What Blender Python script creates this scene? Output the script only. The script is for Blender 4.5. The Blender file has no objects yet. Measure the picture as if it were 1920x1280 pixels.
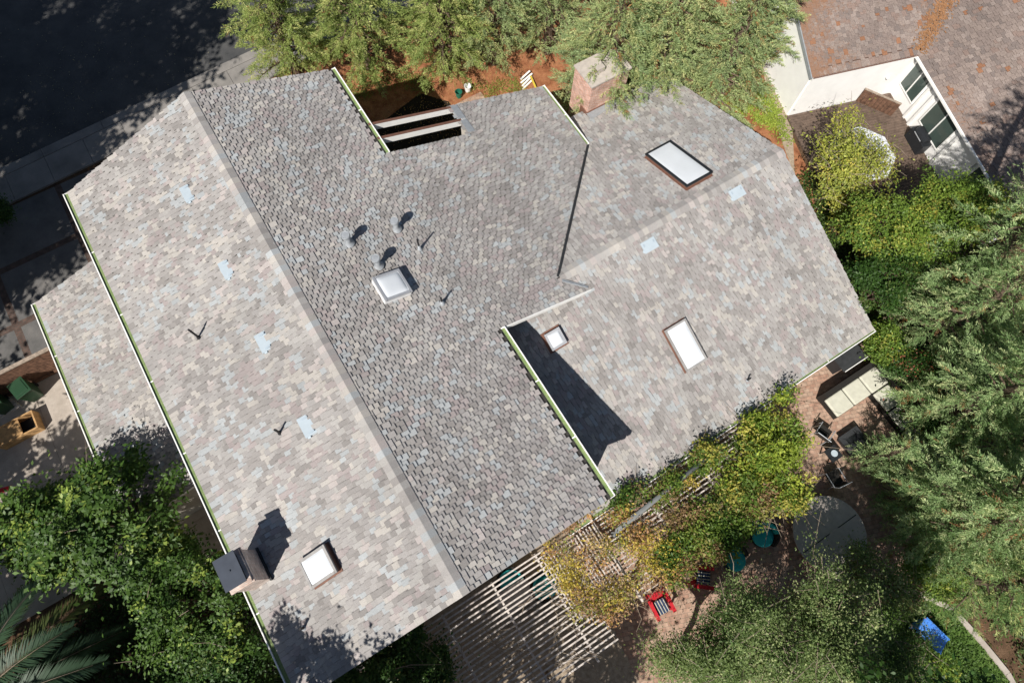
import bpy, math, random
import numpy as np
from mathutils import Vector, Matrix
random.seed(7); RNG=np.random.default_rng(7)
sc=bpy.context.scene; COL=sc.collection
# ---------------------------------------------------------------- camera model (world = house axes, metres, z up, ground 0)
F,NX,NY,TH,H=1190.96,-25.6,409.57,-1.0225,26.5
d=np.array([NX,NY,F]);d/=np.linalg.norm(d)
up=np.array([0,-1.,0]);Yc=up-up.dot(d)*d;Yc/=np.linalg.norm(Yc);Zc=-d;Xc=np.cross(Yc,Zc)
R=np.array([Xc,Yc,Zc]);u_=np.array([np.cos(TH),np.sin(TH),0])
M=np.array([[-u_[1],u_[0],0],-u_,[0,0,1]])@R
def P(x,y,z=0.):
    "world point seen at photo pixel x,y (1920 wide) at height z"
    r=M@np.array([x-960,y-640,F]);s=(z-H)/r[2];p=r*s;return (float(p[0]),float(p[1]),float(z))
def Pl(x,y,P0,n):
    r=M@np.array([x-960,y-640,F]);C=np.array([0,0,H]);s=((np.array(P0)-C)@np.array(n))/(r@np.array(n));return C+r*s
cam=bpy.data.cameras.new('camera');co=bpy.data.objects.new('camera',cam);COL.objects.link(co)
cam.sensor_width=36;cam.lens=F/1920*36;cam.clip_end=500;cam.clip_start=.1
co.matrix_world=Matrix(((M[0,0],-M[0,1],-M[0,2],0),(M[1,0],-M[1,1],-M[1,2],0),(M[2,0],-M[2,1],-M[2,2],H),(0,0,0,1)))
sc.camera=co
# ---------------------------------------------------------------- light
SAZ,SEL=math.radians(31.5),math.radians(47)       # direction the light travels (in plan) and sun elevation
sd=Vector((math.cos(SEL)*math.cos(SAZ),math.cos(SEL)*math.sin(SAZ),-math.sin(SEL)))
L=bpy.data.lights.new('sun','SUN');L.energy=5.0;L.angle=math.radians(.53);L.color=(1,.955,.89)
lo=bpy.data.objects.new('sun',L);COL.objects.link(lo);lo.rotation_euler=sd.to_track_quat('-Z','Y').to_euler();lo.location=(-20,-20,40)
W=bpy.data.worlds.new('World');sc.world=W;W.use_nodes=True;nt=W.node_tree
sky=nt.nodes.new('ShaderNodeTexSky');sky.sky_type='NISHITA';sky.sun_disc=False;sky.sun_elevation=SEL
sky.sun_rotation=math.atan2(-sd.x,-sd.y);bg=nt.nodes['Background'];bg.inputs[1].default_value=.05
nt.links.new(sky.outputs[0],bg.inputs[0])
vs=sc.view_settings;vs.view_transform='Standard';vs.look='None';vs.exposure=0.32;vs.gamma=1;vs.use_curve_mapping=False
# ---------------------------------------------------------------- materials
def newmat(n):
    m=bpy.data.materials.new(n);m.use_nodes=True;return m,m.node_tree.nodes,m.node_tree.links,m.node_tree.nodes['Principled BSDF']
def mat(n,col,rough=.8,noise=.18,scale=6,bump=0.,metal=0.,bscale=40,spec=.3,detail=6):
    m,N,K,b=newmat(n);b.inputs['Roughness'].default_value=rough;b.inputs['Metallic'].default_value=metal
    b.inputs['Specular IOR Level'].default_value=spec
    tc=N.new('ShaderNodeTexCoord');nz=N.new('ShaderNodeTexNoise');nz.inputs['Scale'].default_value=scale;nz.inputs['Detail'].default_value=detail
    K.new(tc.outputs['Object'],nz.inputs['Vector'])
    cr=N.new('ShaderNodeValToRGB');c=np.array(col);e=cr.color_ramp.elements
    e[0].position=.3;e[1].position=.7;e[0].color=(*(c*(1-noise)),1);e[1].color=(*np.minimum(c*(1+noise),.95),1)
    K.new(nz.outputs[0],cr.inputs[0]);K.new(cr.outputs[0],b.inputs['Base Color'])
    if bump:
        n2=N.new('ShaderNodeTexNoise');n2.inputs['Scale'].default_value=bscale;K.new(tc.outputs['Object'],n2.inputs['Vector'])
        bp=N.new('ShaderNodeBump');bp.inputs['Strength'].default_value=bump;bp.inputs['Distance'].default_value=.02
        K.new(n2.outputs[0],bp.inputs['Height']);K.new(bp.outputs[0],b.inputs['Normal'])
    return m
def mat2(n,cols,scale,rough=.9,fine=60,bump=.3,pos=None,fineamt=.35,coord='Object'):
    "multi-colour ground: large noise through a ramp, times fine grain"
    m,N,K,b=newmat(n);b.inputs['Roughness'].default_value=rough;b.inputs['Specular IOR Level'].default_value=.15
    tc=N.new('ShaderNodeTexCoord');nz=N.new('ShaderNodeTexNoise');nz.inputs['Scale'].default_value=scale;nz.inputs['Detail'].default_value=10;nz.inputs['Roughness'].default_value=.65
    K.new(tc.outputs[coord],nz.inputs['Vector']);cr=N.new('ShaderNodeValToRGB')
    while len(cr.color_ramp.elements)<len(cols):cr.color_ramp.elements.new(.5)
    for i,c in enumerate(cols):
        e=cr.color_ramp.elements[i];e.position=pos[i] if pos else .3+.4*i/(len(cols)-1);e.color=(*c,1)
    K.new(nz.outputs[0],cr.inputs[0])
    n2=N.new('ShaderNodeTexNoise');n2.inputs['Scale'].default_value=fine;n2.inputs['Detail'].default_value=4;K.new(tc.outputs[coord],n2.inputs['Vector'])
    mr=N.new('ShaderNodeMapRange');mr.inputs[1].default_value=.3;mr.inputs[2].default_value=.7;mr.inputs[3].default_value=1-fineamt;mr.inputs[4].default_value=1+fineamt;K.new(n2.outputs[0],mr.inputs[0])
    mx=N.new('ShaderNodeVectorMath');mx.operation='SCALE';K.new(cr.outputs[0],mx.inputs[0]);K.new(mr.outputs[0],mx.inputs['Scale'])
    K.new(mx.outputs[0],b.inputs['Base Color'])
    bp=N.new('ShaderNodeBump');bp.inputs['Strength'].default_value=bump;bp.inputs['Distance'].default_value=.03;K.new(n2.outputs[0],bp.inputs['Height']);K.new(bp.outputs[0],b.inputs['Normal'])
    return m
def matattr(n,rough=.9,grain=.12,gscale=90,bump=.15,spec=.2,big=0.):
    m,N,K,b=newmat(n);b.inputs['Roughness'].default_value=rough;b.inputs['Specular IOR Level'].default_value=spec
    a=N.new('ShaderNodeAttribute');a.attribute_name='Col';tc=N.new('ShaderNodeTexCoord')
    n2=N.new('ShaderNodeTexNoise');n2.inputs['Scale'].default_value=gscale;n2.inputs['Detail'].default_value=4;K.new(tc.outputs['Object'],n2.inputs['Vector'])
    mr=N.new('ShaderNodeMapRange');mr.inputs[1].default_value=.3;mr.inputs[2].default_value=.7;mr.inputs[3].default_value=1-grain;mr.inputs[4].default_value=1+grain;K.new(n2.outputs[0],mr.inputs[0])
    mx=N.new('ShaderNodeVectorMath');mx.operation='SCALE';K.new(a.outputs['Color'],mx.inputs[0]);K.new(mr.outputs[0],mx.inputs['Scale'])
    out=mx.outputs[0]
    if big:
        n3=N.new('ShaderNodeTexNoise');n3.inputs['Scale'].default_value=.35;n3.inputs['Detail'].default_value=8;K.new(tc.outputs['Object'],n3.inputs['Vector'])
        m3=N.new('ShaderNodeMapRange');m3.inputs[1].default_value=.3;m3.inputs[2].default_value=.7;m3.inputs[3].default_value=1-big;m3.inputs[4].default_value=1+big;K.new(n3.outputs[0],m3.inputs[0])
        x2=N.new('ShaderNodeVectorMath');x2.operation='SCALE';K.new(out,x2.inputs[0]);K.new(m3.outputs[0],x2.inputs['Scale']);out=x2.outputs[0]
    K.new(out,b.inputs['Base Color'])
    bp=N.new('ShaderNodeBump');bp.inputs['Strength'].default_value=bump;bp.inputs['Distance'].default_value=.01;K.new(n2.outputs[0],bp.inputs['Height']);K.new(bp.outputs[0],b.inputs['Normal'])
    return m
def matleaf(n='leaf',trans=.35):
    m=bpy.data.materials.new(n);m.use_nodes=True;N=m.node_tree.nodes;K=m.node_tree.links;N.clear()
    o=N.new('ShaderNodeOutputMaterial');a=N.new('ShaderNodeAttribute');a.attribute_name='Col'
    b=N.new('ShaderNodeBsdfPrincipled');b.inputs['Roughness'].default_value=.5;b.inputs['Specular IOR Level'].default_value=.3;K.new(a.outputs['Color'],b.inputs['Base Color'])
    t=N.new('ShaderNodeBsdfTranslucent');g=N.new('ShaderNodeVectorMath');g.operation='MULTIPLY';g.inputs[1].default_value=(1.0,1.15,.45);K.new(a.outputs['Color'],g.inputs[0]);K.new(g.outputs[0],t.inputs[0])
    x=N.new('ShaderNodeMixShader');x.inputs[0].default_value=trans;K.new(b.outputs[0],x.inputs[1]);K.new(t.outputs[0],x.inputs[2]);K.new(x.outputs[0],o.inputs[0]);return m
def matbrick(n,c1,c2,mortar,bw,bh,scale=1.,rough=.9,ms=.012,rot=0,vert=False,off=.5):
    m,N,K,b=newmat(n);b.inputs['Roughness'].default_value=rough;b.inputs['Specular IOR Level'].default_value=.15
    tc=N.new('ShaderNodeTexCoord');mp=N.new('ShaderNodeMapping');mp.inputs['Rotation'].default_value=(0,0,rot)
    if vert:
        sp=N.new('ShaderNodeSeparateXYZ');cb=N.new('ShaderNodeCombineXYZ');ad=N.new('ShaderNodeMath');K.new(tc.outputs['Object'],sp.inputs[0])
        K.new(sp.outputs[0],ad.inputs[0]);K.new(sp.outputs[1],ad.inputs[1]);K.new(ad.outputs[0],cb.inputs[0]);K.new(sp.outputs[2],cb.inputs[1]);K.new(cb.outputs[0],mp.inputs[0])
    else:K.new(tc.outputs['Object'],mp.inputs[0])
    br=N.new('ShaderNodeTexBrick');br.inputs['Scale'].default_value=1;br.inputs['Brick Width'].default_value=bw;br.inputs['Row Height'].default_value=bh;br.inputs['Mortar Size'].default_value=ms
    br.offset=off
    br.inputs['Color1'].default_value=(*c1,1);br.inputs['Color2'].default_value=(*c2,1);br.inputs['Mortar'].default_value=(*mortar,1);br.inputs['Bias'].default_value=-.1
    K.new(mp.outputs[0],br.inputs['Vector'])
    nz=N.new('ShaderNodeTexNoise');nz.inputs['Scale'].default_value=5;nz.inputs['Detail'].default_value=8;K.new(tc.outputs['Object'],nz.inputs['Vector'])
    mr=N.new('ShaderNodeMapRange');mr.inputs[1].default_value=.3;mr.inputs[2].default_value=.7;mr.inputs[3].default_value=.72;mr.inputs[4].default_value=1.25;K.new(nz.outputs[0],mr.inputs[0])
    mx=N.new('ShaderNodeVectorMath');mx.operation='SCALE';K.new(br.outputs[0],mx.inputs[0]);K.new(mr.outputs[0],mx.inputs['Scale']);K.new(mx.outputs[0],b.inputs['Base Color'])
    bp=N.new('ShaderNodeBump');bp.inputs['Strength'].default_value=.5;bp.inputs['Distance'].default_value=.01;bp.invert=True;K.new(br.outputs['Fac'],bp.inputs['Height']);K.new(bp.outputs[0],b.inputs['Normal'])
    return m
MT={}
MT['shingle']=matattr('asphalt_shingle',grain=.17,gscale=55,big=.1)
MT['deck_dark']=mat('roof_underlay',(.05,.05,.05))
MT['trim']=mat('painted_trim',(.86,.85,.82),.5,.06,3)
MT['white_wall']=mat('white_siding',(.88,.87,.85),.6,.04,2,bump=.1)
MT['wall_tan']=mat('stucco',(.5,.46,.4),.9,.08,4,bump=.3)
MT['green_gutter']=mat2('mossy_gutter',[(.13,.2,.07),(.2,.27,.11),(.24,.28,.14)],5,fine=30,fineamt=.25)
MT['flash_grey']=mat('galvanised_flashing',(.34,.36,.38),.5,.12,8,metal=.2)
MT['flash_dark']=mat('dark_flashing',(.035,.037,.04),.6,.2,6)
MT['flash_brown']=mat('brown_curb_flashing',(.17,.085,.06),.55,.15,8)
MT['vent_blue']=mat('pale_painted_vent_metal',(.42,.485,.53),.5,.05,5)
MT['vent_shade']=mat('vent_louvre',(.33,.395,.45),.6,.05,5)
MT['dome']=mat('acrylic_dome',(.66,.69,.72),.22,.03,2,spec=.5)
MT['dome_frame']=mat('dome_frame',(.45,.46,.48),.4,.08,6,metal=.3)
MT['frame_black']=mat('black_frame',(.02,.022,.025),.4,.1,6)
MT['frame_white']=mat('pale_frame',(.7,.7,.7),.4,.06,6)
MT['frame_grey']=mat('weathered_frame',(.3,.29,.28),.5,.15,6)
MT['pipe_grey']=mat('painted_pipe',(.16,.17,.17),.7,.15,5)
MT['black']=mat('black_pipe',(.018,.018,.02),.6,.2,9)
MT['capmetal']=mat('chimney_lid',(.055,.065,.085),.75,.15,3)
MT['mesh']=mat('spark_screen',(.025,.025,.028),.7,.3,25)
MT['brickN']=matbrick('pink_brick',(.5,.24,.17),(.62,.38,.30),(.6,.52,.46),.22,.075,vert=True,ms=.01)
MT['brickW']=matbrick('sooty_brick',(.5,.37,.31),(.62,.52,.46),(.6,.55,.5),.22,.075,vert=True,ms=.01)
MT['asphalt']=mat2('road_asphalt',[(.05,.052,.055),(.075,.075,.075),(.1,.098,.095)],.6,fine=120,fineamt=.2,bump=.15)
MT['concrete']=mat2('pavement_concrete',[(.17,.16,.15),(.23,.215,.2),(.28,.26,.24)],.9,fine=50,fineamt=.12,bump=.1)
MT['concrete_pale']=mat2('yard_concrete',[(.3,.26,.22),(.4,.35,.3),(.47,.42,.37)],1.2,fine=40,fineamt=.12,bump=.1)
MT['joint']=mat('joint_dark',(.04,.035,.03))
MT['brickband']=matbrick('driveway_brick',(.09,.06,.05),(.12,.075,.06),(.08,.07,.06),.2,.1)
MT['soil']=mat2('leaf_litter_soil',[(.05,.03,.02),(.1,.06,.035),(.16,.1,.06)],1.4,fine=25,fineamt=.5)
MT['shade_soil']=mat2('painted_shade_soil',[(.012,.01,.008),(.025,.018,.012),(.04,.03,.02)],2,fine=25,fineamt=.4)  # soil colour taken near black to paint in shade
MT['drive_concrete']=mat2('driveway_concrete',[(.09,.088,.085),(.13,.125,.12),(.17,.16,.15)],.9,fine=50,fineamt=.12,bump=.1)
MT['mulch']=mat2('orange_needle_mulch',[(.12,.045,.022),(.24,.095,.045),(.36,.16,.08),(.2,.11,.05)],1.6,fine=35,fineamt=.5)
MT['gravel']=mat2('tan_gravel',[(.22,.17,.12),(.34,.27,.2),(.44,.37,.28)],6,fine=60,fineamt=.3)
MT['paver']=matbrick('clay_paver',(.36,.22,.16),(.44,.32,.24),(.24,.18,.14),.24,.16,rot=.35,ms=.008)
MT['lawn']=mat2('lawn_base',[(.04,.07,.015),(.08,.14,.03),(.12,.17,.05)],2,fine=45,fineamt=.5)
MT['wood']=mat('weathered_wood',(.3,.24,.19),.85,.3,12)
MT['slat']=mat('grey_weathered_slat',(.52,.47,.43),.85,.25,9)
MT['fence']=mat('stained_fence',(.13,.07,.045),.85,.45,7)
MT['deckwood']=mat('deck_boards',(.12,.085,.065),.8,.3,5)
MT['bark']=mat('bark',(.12,.085,.06),.95,.35,12,bump=.5)
MT['twig']=mat('pale_twig',(.25,.2,.15),.9,.3,12)
MT['glass']=mat('window_glass',(.06,.085,.075),.08,.1,1.5,spec=.8)
MT['soffit']=mat('soffit',(.6,.6,.6),.6,.05,3)
MT['cushion']=mat('cream_cushion',(.54,.53,.44),.9,.08,5,bump=.2)
MT['wicker']=mat('black_wicker',(.02,.018,.016),.7,.3,30)
MT['navy']=mat('navy_cushion',(.03,.05,.11),.8,.2,10)
MT['red']=mat('red_paint',(.5,.02,.03),.5,.1,6)
MT['teal']=mat('teal_cushion',(.03,.42,.42),.7,.15,6)
MT['blue']=mat('blue_tarp',(.07,.22,.6),.5,.2,4)
MT['binlid']=mat('bin_green',(.022,.06,.03),.35,.1,4,spec=.5)
MT['pale']=mat('pale_stone',(.45,.4,.36),.8,.12,5)
MT['disk']=mat('grey_vinyl',(.42,.39,.36),.7,.1,3)
MT['plastic_white']=mat('white_plastic',(.75,.75,.73),.4,.04,5)
MT['plastic_green']=mat('green_plastic',(.02,.14,.09),.4,.1,5)
MT['yellow']=mat('yellow_board',(.6,.45,.06),.6,.12,5)
MT['tanwood']=mat('tan_wood',(.45,.27,.12),.75,.3,8)
MT['leaf']=matleaf();MT['leaf2']=matleaf('leaf_waxy',.25)
# ---------------------------------------------------------------- object helpers
LOC={}
def tag(o,label=None,cat=None,group=None,kind=None):
    if label:o['label']=label
    if cat:o['category']=cat
    if group:o['group']=group
    if kind:o['kind']=kind
    return o
def thing(name,loc,label,cat,group=None):
    o=bpy.data.objects.new(name,None);COL.objects.link(o);o.location=loc;o.empty_display_size=.3
    LOC[o.name]=np.array(loc,float);return tag(o,label,cat,group)
class MB:
    def __init__(s):s.v=[];s.f=[];s.c=[];s.mi=[];s.cur=None;s.m=0
    def add(s,vs,fs,c=None):
        b=len(s.v);s.v.extend([tuple(map(float,v)) for v in vs])
        for f in fs:s.f.append([b+i for i in f]);s.c.append(c if c is not None else s.cur);s.mi.append(s.m)
        return s
    def quad(s,*v,c=None):return s.add(v,[list(range(len(v)))],c)
    def box(s,lo,hi,c=None):
        x0,y0,z0=lo;x1,y1,z1=hi
        return s.add([(x0,y0,z0),(x1,y0,z0),(x1,y1,z0),(x0,y1,z0),(x0,y0,z1),(x1,y0,z1),(x1,y1,z1),(x0,y1,z1)],[[0,3,2,1],[4,5,6,7],[0,1,5,4],[1,2,6,5],[2,3,7,6],[3,0,4,7]],c)
    def obox(s,ctr,ex,ey,ez,c=None):
        "box from half-axis vectors"
        C,a,b,e=map(lambda q:np.array(q,float),(ctr,ex,ey,ez))
        vs=[C-a-b-e,C+a-b-e,C+a+b-e,C-a+b-e,C-a-b+e,C+a-b+e,C+a+b+e,C-a+b+e]
        return s.add(vs,[[0,3,2,1],[4,5,6,7],[0,1,5,4],[1,2,6,5],[2,3,7,6],[3,0,4,7]],c)
    def bar(s,p,q,w,h,c=None,up=(0,0,1)):
        p=np.array(p,float);q=np.array(q,float);a=(q-p)/2;n=a/np.linalg.norm(a);t=np.cross(up,n)
        if np.linalg.norm(t)<1e-3:t=np.cross((1,0,0),n)
        t/=np.linalg.norm(t);e=np.cross(n,t);return s.obox((p+q)/2,a,t*w/2,e*h/2,c)
    def prism(s,poly,z0,z1,c=None):
        n=len(poly);A=sum(poly[i][0]*poly[(i+1)%n][1]-poly[(i+1)%n][0]*poly[i][1] for i in range(n))
        if A<0:poly=poly[::-1]
        vs=[(p[0],p[1],z0) for p in poly]+[(p[0],p[1],z1) for p in poly]
        return s.add(vs,[list(range(n))[::-1],list(range(n,2*n))]+[[i,(i+1)%n,n+(i+1)%n,n+i] for i in range(n)],c)
    def tube(s,pts,r,n=8,c=None,cap=True):
        pts=[np.array(p,float) for p in pts];rs=r if hasattr(r,'__len__') else [r]*len(pts);b=[];vs=[]
        for i,p in enumerate(pts):
            t=(pts[min(i+1,len(pts)-1)]-pts[max(i-1,0)]);t/=np.linalg.norm(t)+1e-9
            a=np.cross(t,(0,0,1) if abs(t[2])<.9 else (1,0,0));a/=np.linalg.norm(a);e=np.cross(t,a)
            for k in range(n):
                th=2*math.pi*k/n;vs.append(p+rs[i]*(a*math.cos(th)+e*math.sin(th)))
        fs=[[i*n+k,i*n+(k+1)%n,(i+1)*n+(k+1)%n,(i+1)*n+k] for i in range(len(pts)-1) for k in range(n)]
        if cap:fs+=[list(range(n))[::-1],[(len(pts)-1)*n+k for k in range(n)]]
        return s.add(vs,fs,c)
    def lathe(s,prof,ctr,ax=(0,0,1),n=20,c=None):
        ax=np.array(ax,float);ax/=np.linalg.norm(ax);a=np.cross(ax,(1,0,0) if abs(ax[0])<.9 else (0,1,0));a/=np.linalg.norm(a);e=np.cross(ax,a);C=np.array(ctr,float);vs=[]
        for r,z in prof:
            for k in range(n):
                th=2*math.pi*k/n;vs.append(C+ax*z+r*(a*math.cos(th)+e*math.sin(th)))
        m=len(prof);fs=[[i*n+k,i*n+(k+1)%n,(i+1)*n+(k+1)%n,(i+1)*n+k] for i in range(m-1) for k in range(n)]
        fs+=[list(range(n))[::-1],[(m-1)*n+k for k in range(n)]];return s.add(vs,fs,c)
    def build(s,name,m,parent=None,smooth=False,bevel=0.,mats=None):
        v=np.array(s.v,float)
        if parent is not None:
            off=LOC.get(parent.name,np.zeros(3))
        else:off=np.array([(v[:,0].min()+v[:,0].max())/2,(v[:,1].min()+v[:,1].max())/2,v[:,2].min()])
        me=bpy.data.meshes.new(name);me.from_pydata([tuple(q) for q in v-off],[],s.f)
        for q in (mats or [m]):me.materials.append(MT[q] if isinstance(q,str) else q)
        if mats:me.polygons.foreach_set('material_index',s.mi)
        if any(c is not None for c in s.c):
            at=me.color_attributes.new('Col','FLOAT_COLOR','CORNER');arr=[]
            for f,c in zip(s.f,s.c):
                c=c if c is not None else (.5,.5,.5);arr.extend([c[0],c[1],c[2],1.]*len(f))
            at.data.foreach_set('color',arr)
        if smooth:me.polygons.foreach_set('use_smooth',[True]*len(s.f))
        o=bpy.data.objects.new(name,me);COL.objects.link(o)
        if parent is not None:o.parent=parent;LOC[o.name]=off
        else:o.location=off;LOC[o.name]=off
        if bevel:
            b=o.modifiers.new('bevel','BEVEL');b.width=bevel;b.segments=2;b.limit_method='ANGLE'
        return o
def copy_tree(o,parent=None):
    c=o.copy();COL.objects.link(c);c.parent=parent
    for ch in list(o.children):copy_tree(ch,c)
    return c
# ---------------------------------------------------------------- ground and paving
def sheet(name,polys,z,m,kind='structure'):
    b=MB()
    for p in polys:
        n=len(p);A=sum(p[i][0]*p[(i+1)%n][1]-p[(i+1)%n][0]*p[i][1] for i in range(n))
        if A<0:p=p[::-1]
        b.add([(q[0],q[1],z) for q in p],[list(range(n))])
    return tag(b.build(name,m),kind=kind)
def px(*pts,z=0):return [P(x,y,z)[:2] for x,y in pts]
b=MB();b.quad((-150,-150,0),(150,-150,0),(150,150,0),(-150,150,0));tag(b.build('ground','soil'),kind='structure')
def yl(x):return 27.55+.031*(x+11)            # kerb line
sheet('road',[[(-60,yl(-60)),(60,yl(60)),(60,yl(60)+11),(-60,yl(-60)+11)]],.004,'asphalt')
b=MB()
for i in range(-20,20):
    x0=i*3+.008;x1=i*3+3-.008;b.prism([(x0,yl(x0)-.5),(x1,yl(x1)-.5),(x1,yl(x1)),(x0,yl(x0))],0,.10)
tag(b.build('kerb','concrete'),kind='structure')
b=MB()
for i in range(-20,20):
    x0=i*1.9+.5+.008;x1=x0+1.9-.016;b.prism([(x0,yl(x0)-2.1),(x1,yl(x1)-2.1),(x1,yl(x1)-.53),(x0,yl(x0)-.53)],0,.095)
tag(b.build('pavement','concrete'),kind='structure')
b=MB()
for x0,x1 in ((-19,-16.5),(-16.2,-13.0),(-12.7,-9.15),(-8.85,-6.3)):
    for y0,y1 in ((16.6,19.2),(19.5,22.1),(22.4,25.3)):b.box((x0,y0,0),(x1,y1,.05))
tag(b.build('driveway','drive_concrete'),kind='structure')
b=MB();b.box((-19,19.2,0),(-6.3,19.5,.052));b.box((-19,22.1,0),(-6.3,22.4,.052))
for x in(-16.5,-13.0,-9.15):
    for y0,y1 in((16.6,19.2),(19.5,22.1),(22.4,25.3)):b.box((x,y0,0),(x+.3,y1,.052))
tag(b.build('brick_driveway_bands','brickband'),kind='structure')
b=MB()
for x0,x1 in ((-20,-16.6),(-16.59,-13.2),(-13.185,-10.9),(-10.885,-6.2)):
    for y0,y1 in ((7.6,11.2),(11.215,16.4)):b.box((x0,y0,0),(x1,y1,.04))
b.box((-12,-2,0),(-6.2,7.585,.035));tag(b.build('side_yard_slab','concrete_pale'),kind='structure')
sheet('mulch_bed',[[(2,14),(26,9.5),(26,27),(2,26)]],.006,'mulch')
sheet('court_shade',[[(3.6,14.2),(7.8,14.2),(9,17.6),(9.3,20),(8.3,21.2),(5.6,20.6),(3.6,19.8)]],.009,'shade_soil')  # near-black sheet: house shade on the court ground, painted as colour
sheet('east_mulch_strip',[[(17.5,-1),(22.4,7.5),(23.2,10),(24.3,15),(17.5,16)]],.010,'mulch')
sheet('gravel_path',[[P(1425,100)[:2],P(1500,60)[:2],P(1485,222)[:2],P(1490,330)[:2],P(1468,272)[:2],P(1440,190)[:2]]],.016,'gravel')
sheet('brick_patio',[[(2.9,-.3),(21,-.3),(21,-9.2),(8,-9.2),(2.2,-6.6)]],.02,'paver')
sheet('gravel_patio',[[(-6,-.3),(2.9,-.3),(2.2,-6.6),(8,-9.2),(3,-20),(-6,-20)]],.012,'gravel')
sheet('lawn',[[(8,-9.2),(14.0,-9.4),(14.6,-18),(3,-18)]],.024,'lawn')
# ---------------------------------------------------------------- roof planes
PT=.352;CS=1/math.sqrt(1+PT*PT)
PAL=np.array([(.325,.308,.296),(.285,.268,.256),(.36,.345,.328),(.405,.38,.35),(.36,.375,.38),(.318,.28,.272),(.245,.23,.219),(.40,.362,.345)])
PALW=np.array([.24,.2,.14,.1,.12,.1,.06,.04])
class Plane:
    def __init__(s,O,U,D,pt=PT):
        "O point on plane, U horizontal unit along eave, D horizontal unit down the slope, pt pitch"
        s.O=np.array(O,float);s.U=np.array([*U,0.]);s.Dh=np.array([*D,0.]);s.pt=pt;s.k=math.sqrt(1+pt*pt)
        s.S=(s.Dh+np.array([0,0,-pt]))/s.k;s.N=np.array([s.pt*s.Dh[0],s.pt*s.Dh[1],1.])/s.k
    def us(s,x,y):
        q=np.array([x,y,0])-np.array([s.O[0],s.O[1],0]);return float(q@s.U),float(q@s.Dh)*s.k
    def pt3(s,u,t,h=0.):return s.O+s.U*u+s.S*t+s.N*h
    def z(s,x,y):return float(s.O[2]-s.pt*((np.array([x,y])-s.O[:2])@s.Dh[:2]))
    def at(s,x,y,h=0.):return np.array([x,y,s.z(x,y)])+s.N*h
def scan(poly,t):
    xs=[]
    for i in range(len(poly)):
        (u0,s0),(u1,s1)=poly[i],poly[(i+1)%len(poly)]
        if (s0<=t<s1) or (s1<=t<s0):xs.append(u0+(u1-u0)*(t-s0)/(s1-s0))
    xs.sort();return [(xs[i],xs[i+1]) for i in range(0,len(xs)-1,2)]
def shingles(b,pl,poly,e=.195,w=(.13,.205),t=.038,pal=PAL,palw=PALW,seed=0,dirt=0.,holes=[]):
    rg=random.Random(seed);S=[pl.us(*p) for p in poly];smin=min(p[1] for p in S);smax=max(p[1] for p in S)
    k=0;prev={};n=int(math.ceil((smax-smin)/e));cw=np.cumsum(palw)/sum(palw)
    for k in range(1,n+2):
        sb=smin+k*e
        if sb>smax+.45*e:break
        last=sb+.55*e>smax;mid=min(max(sb-e*.5,smin+.01),smax-.01)
        for u0,u1 in scan(S,mid):
            u=u0;tooth=rg.random()<.5;cur={}
            ci=None
            while u<u1-.01:
                ww=rg.uniform(*w);ue=min(u+ww,u1)
                if u1-ue<.07:ue=u1
                tooth=(not tooth) if rg.random()<.94 else tooth
                bt=sb+(0 if tooth else -.45*e)+rg.uniform(-.006,.006);bt=min(bt,smax+.004)
                tk=t*(1.0 if tooth else .62)
                if last:bt=smax;tk=t*.8
                key=int(u/.18);rr=rg.random()
                if rr<.16 and key in prev:ci=prev[key]
                elif rr<.36 and ci is not None:pass
                else:ci=int(np.searchsorted(cw,rg.random()))
                cur[key]=ci;f=rg.uniform(.93,1.07);c=tuple(pal[ci]*f)
                if dirt and rg.random()<dirt:c=(.26*f,.13*f,.075*f)
                s0=bt-1.75*e;h0=tk*(1-1.75)
                if s0<smin:h0=tk*(1-(bt-smin)/e);s0=smin
                g=.003;A=pl.pt3(u+g,s0,h0);B=pl.pt3(ue-g,s0,h0);C=pl.pt3(ue-g,bt,tk);D=pl.pt3(u+g,bt,tk)
                C2=pl.pt3(ue-g,bt,-.012);D2=pl.pt3(u+g,bt,-.012);A2=pl.pt3(u+g,s0,h0-.012);B2=pl.pt3(ue-g,s0,h0-.012)
                vs=[A,B,C,D,A2,B2,C2,D2];fs=[[0,3,2,1],[3,7,6,2],[0,4,7,3],[1,2,6,5]]
                if np.cross(pl.U,pl.S)@pl.N>0:fs=[f_[::-1] for f_ in fs]
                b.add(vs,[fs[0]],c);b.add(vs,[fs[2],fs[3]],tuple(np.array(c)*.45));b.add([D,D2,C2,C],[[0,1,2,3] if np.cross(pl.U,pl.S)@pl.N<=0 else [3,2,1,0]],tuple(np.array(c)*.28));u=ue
        prev=cur
def slab(b,pl,poly,h0,h1,c=None):
    v0=[pl.at(x,y,0)+np.array([0,0,h0]) for x,y in poly];v1=[pl.at(x,y,0)+np.array([0,0,h1]) for x,y in poly];n=len(poly)
    A=sum(poly[i][0]*poly[(i+1)%n][1]-poly[(i+1)%n][0]*poly[i][1] for i in range(n))
    if A<0:v0=v0[::-1];v1=v1[::-1]
    b.add(v0+v1,[list(range(n))[::-1],list(range(n,2*n))]+[[i,(i+1)%n,n+(i+1)%n,n+i] for i in range(n)],c)
RX=-1.295
pW=Plane((RX,0,8.1),(0,1),(-1,0));pE=Plane((RX,0,8.1),(0,1),(1,0))
pN=Plane((0,7.23,5.19),(1,0),(0,1));pS=Plane((0,7.23,5.19),(1,0),(0,-1))
pG=Plane((-6.2,0,3.98),(0,1),(-1,0),.27)
polyW=[(RX,-.29),(-6.69,-.29),(-6.69,18.93),(RX,18.96)]
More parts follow.
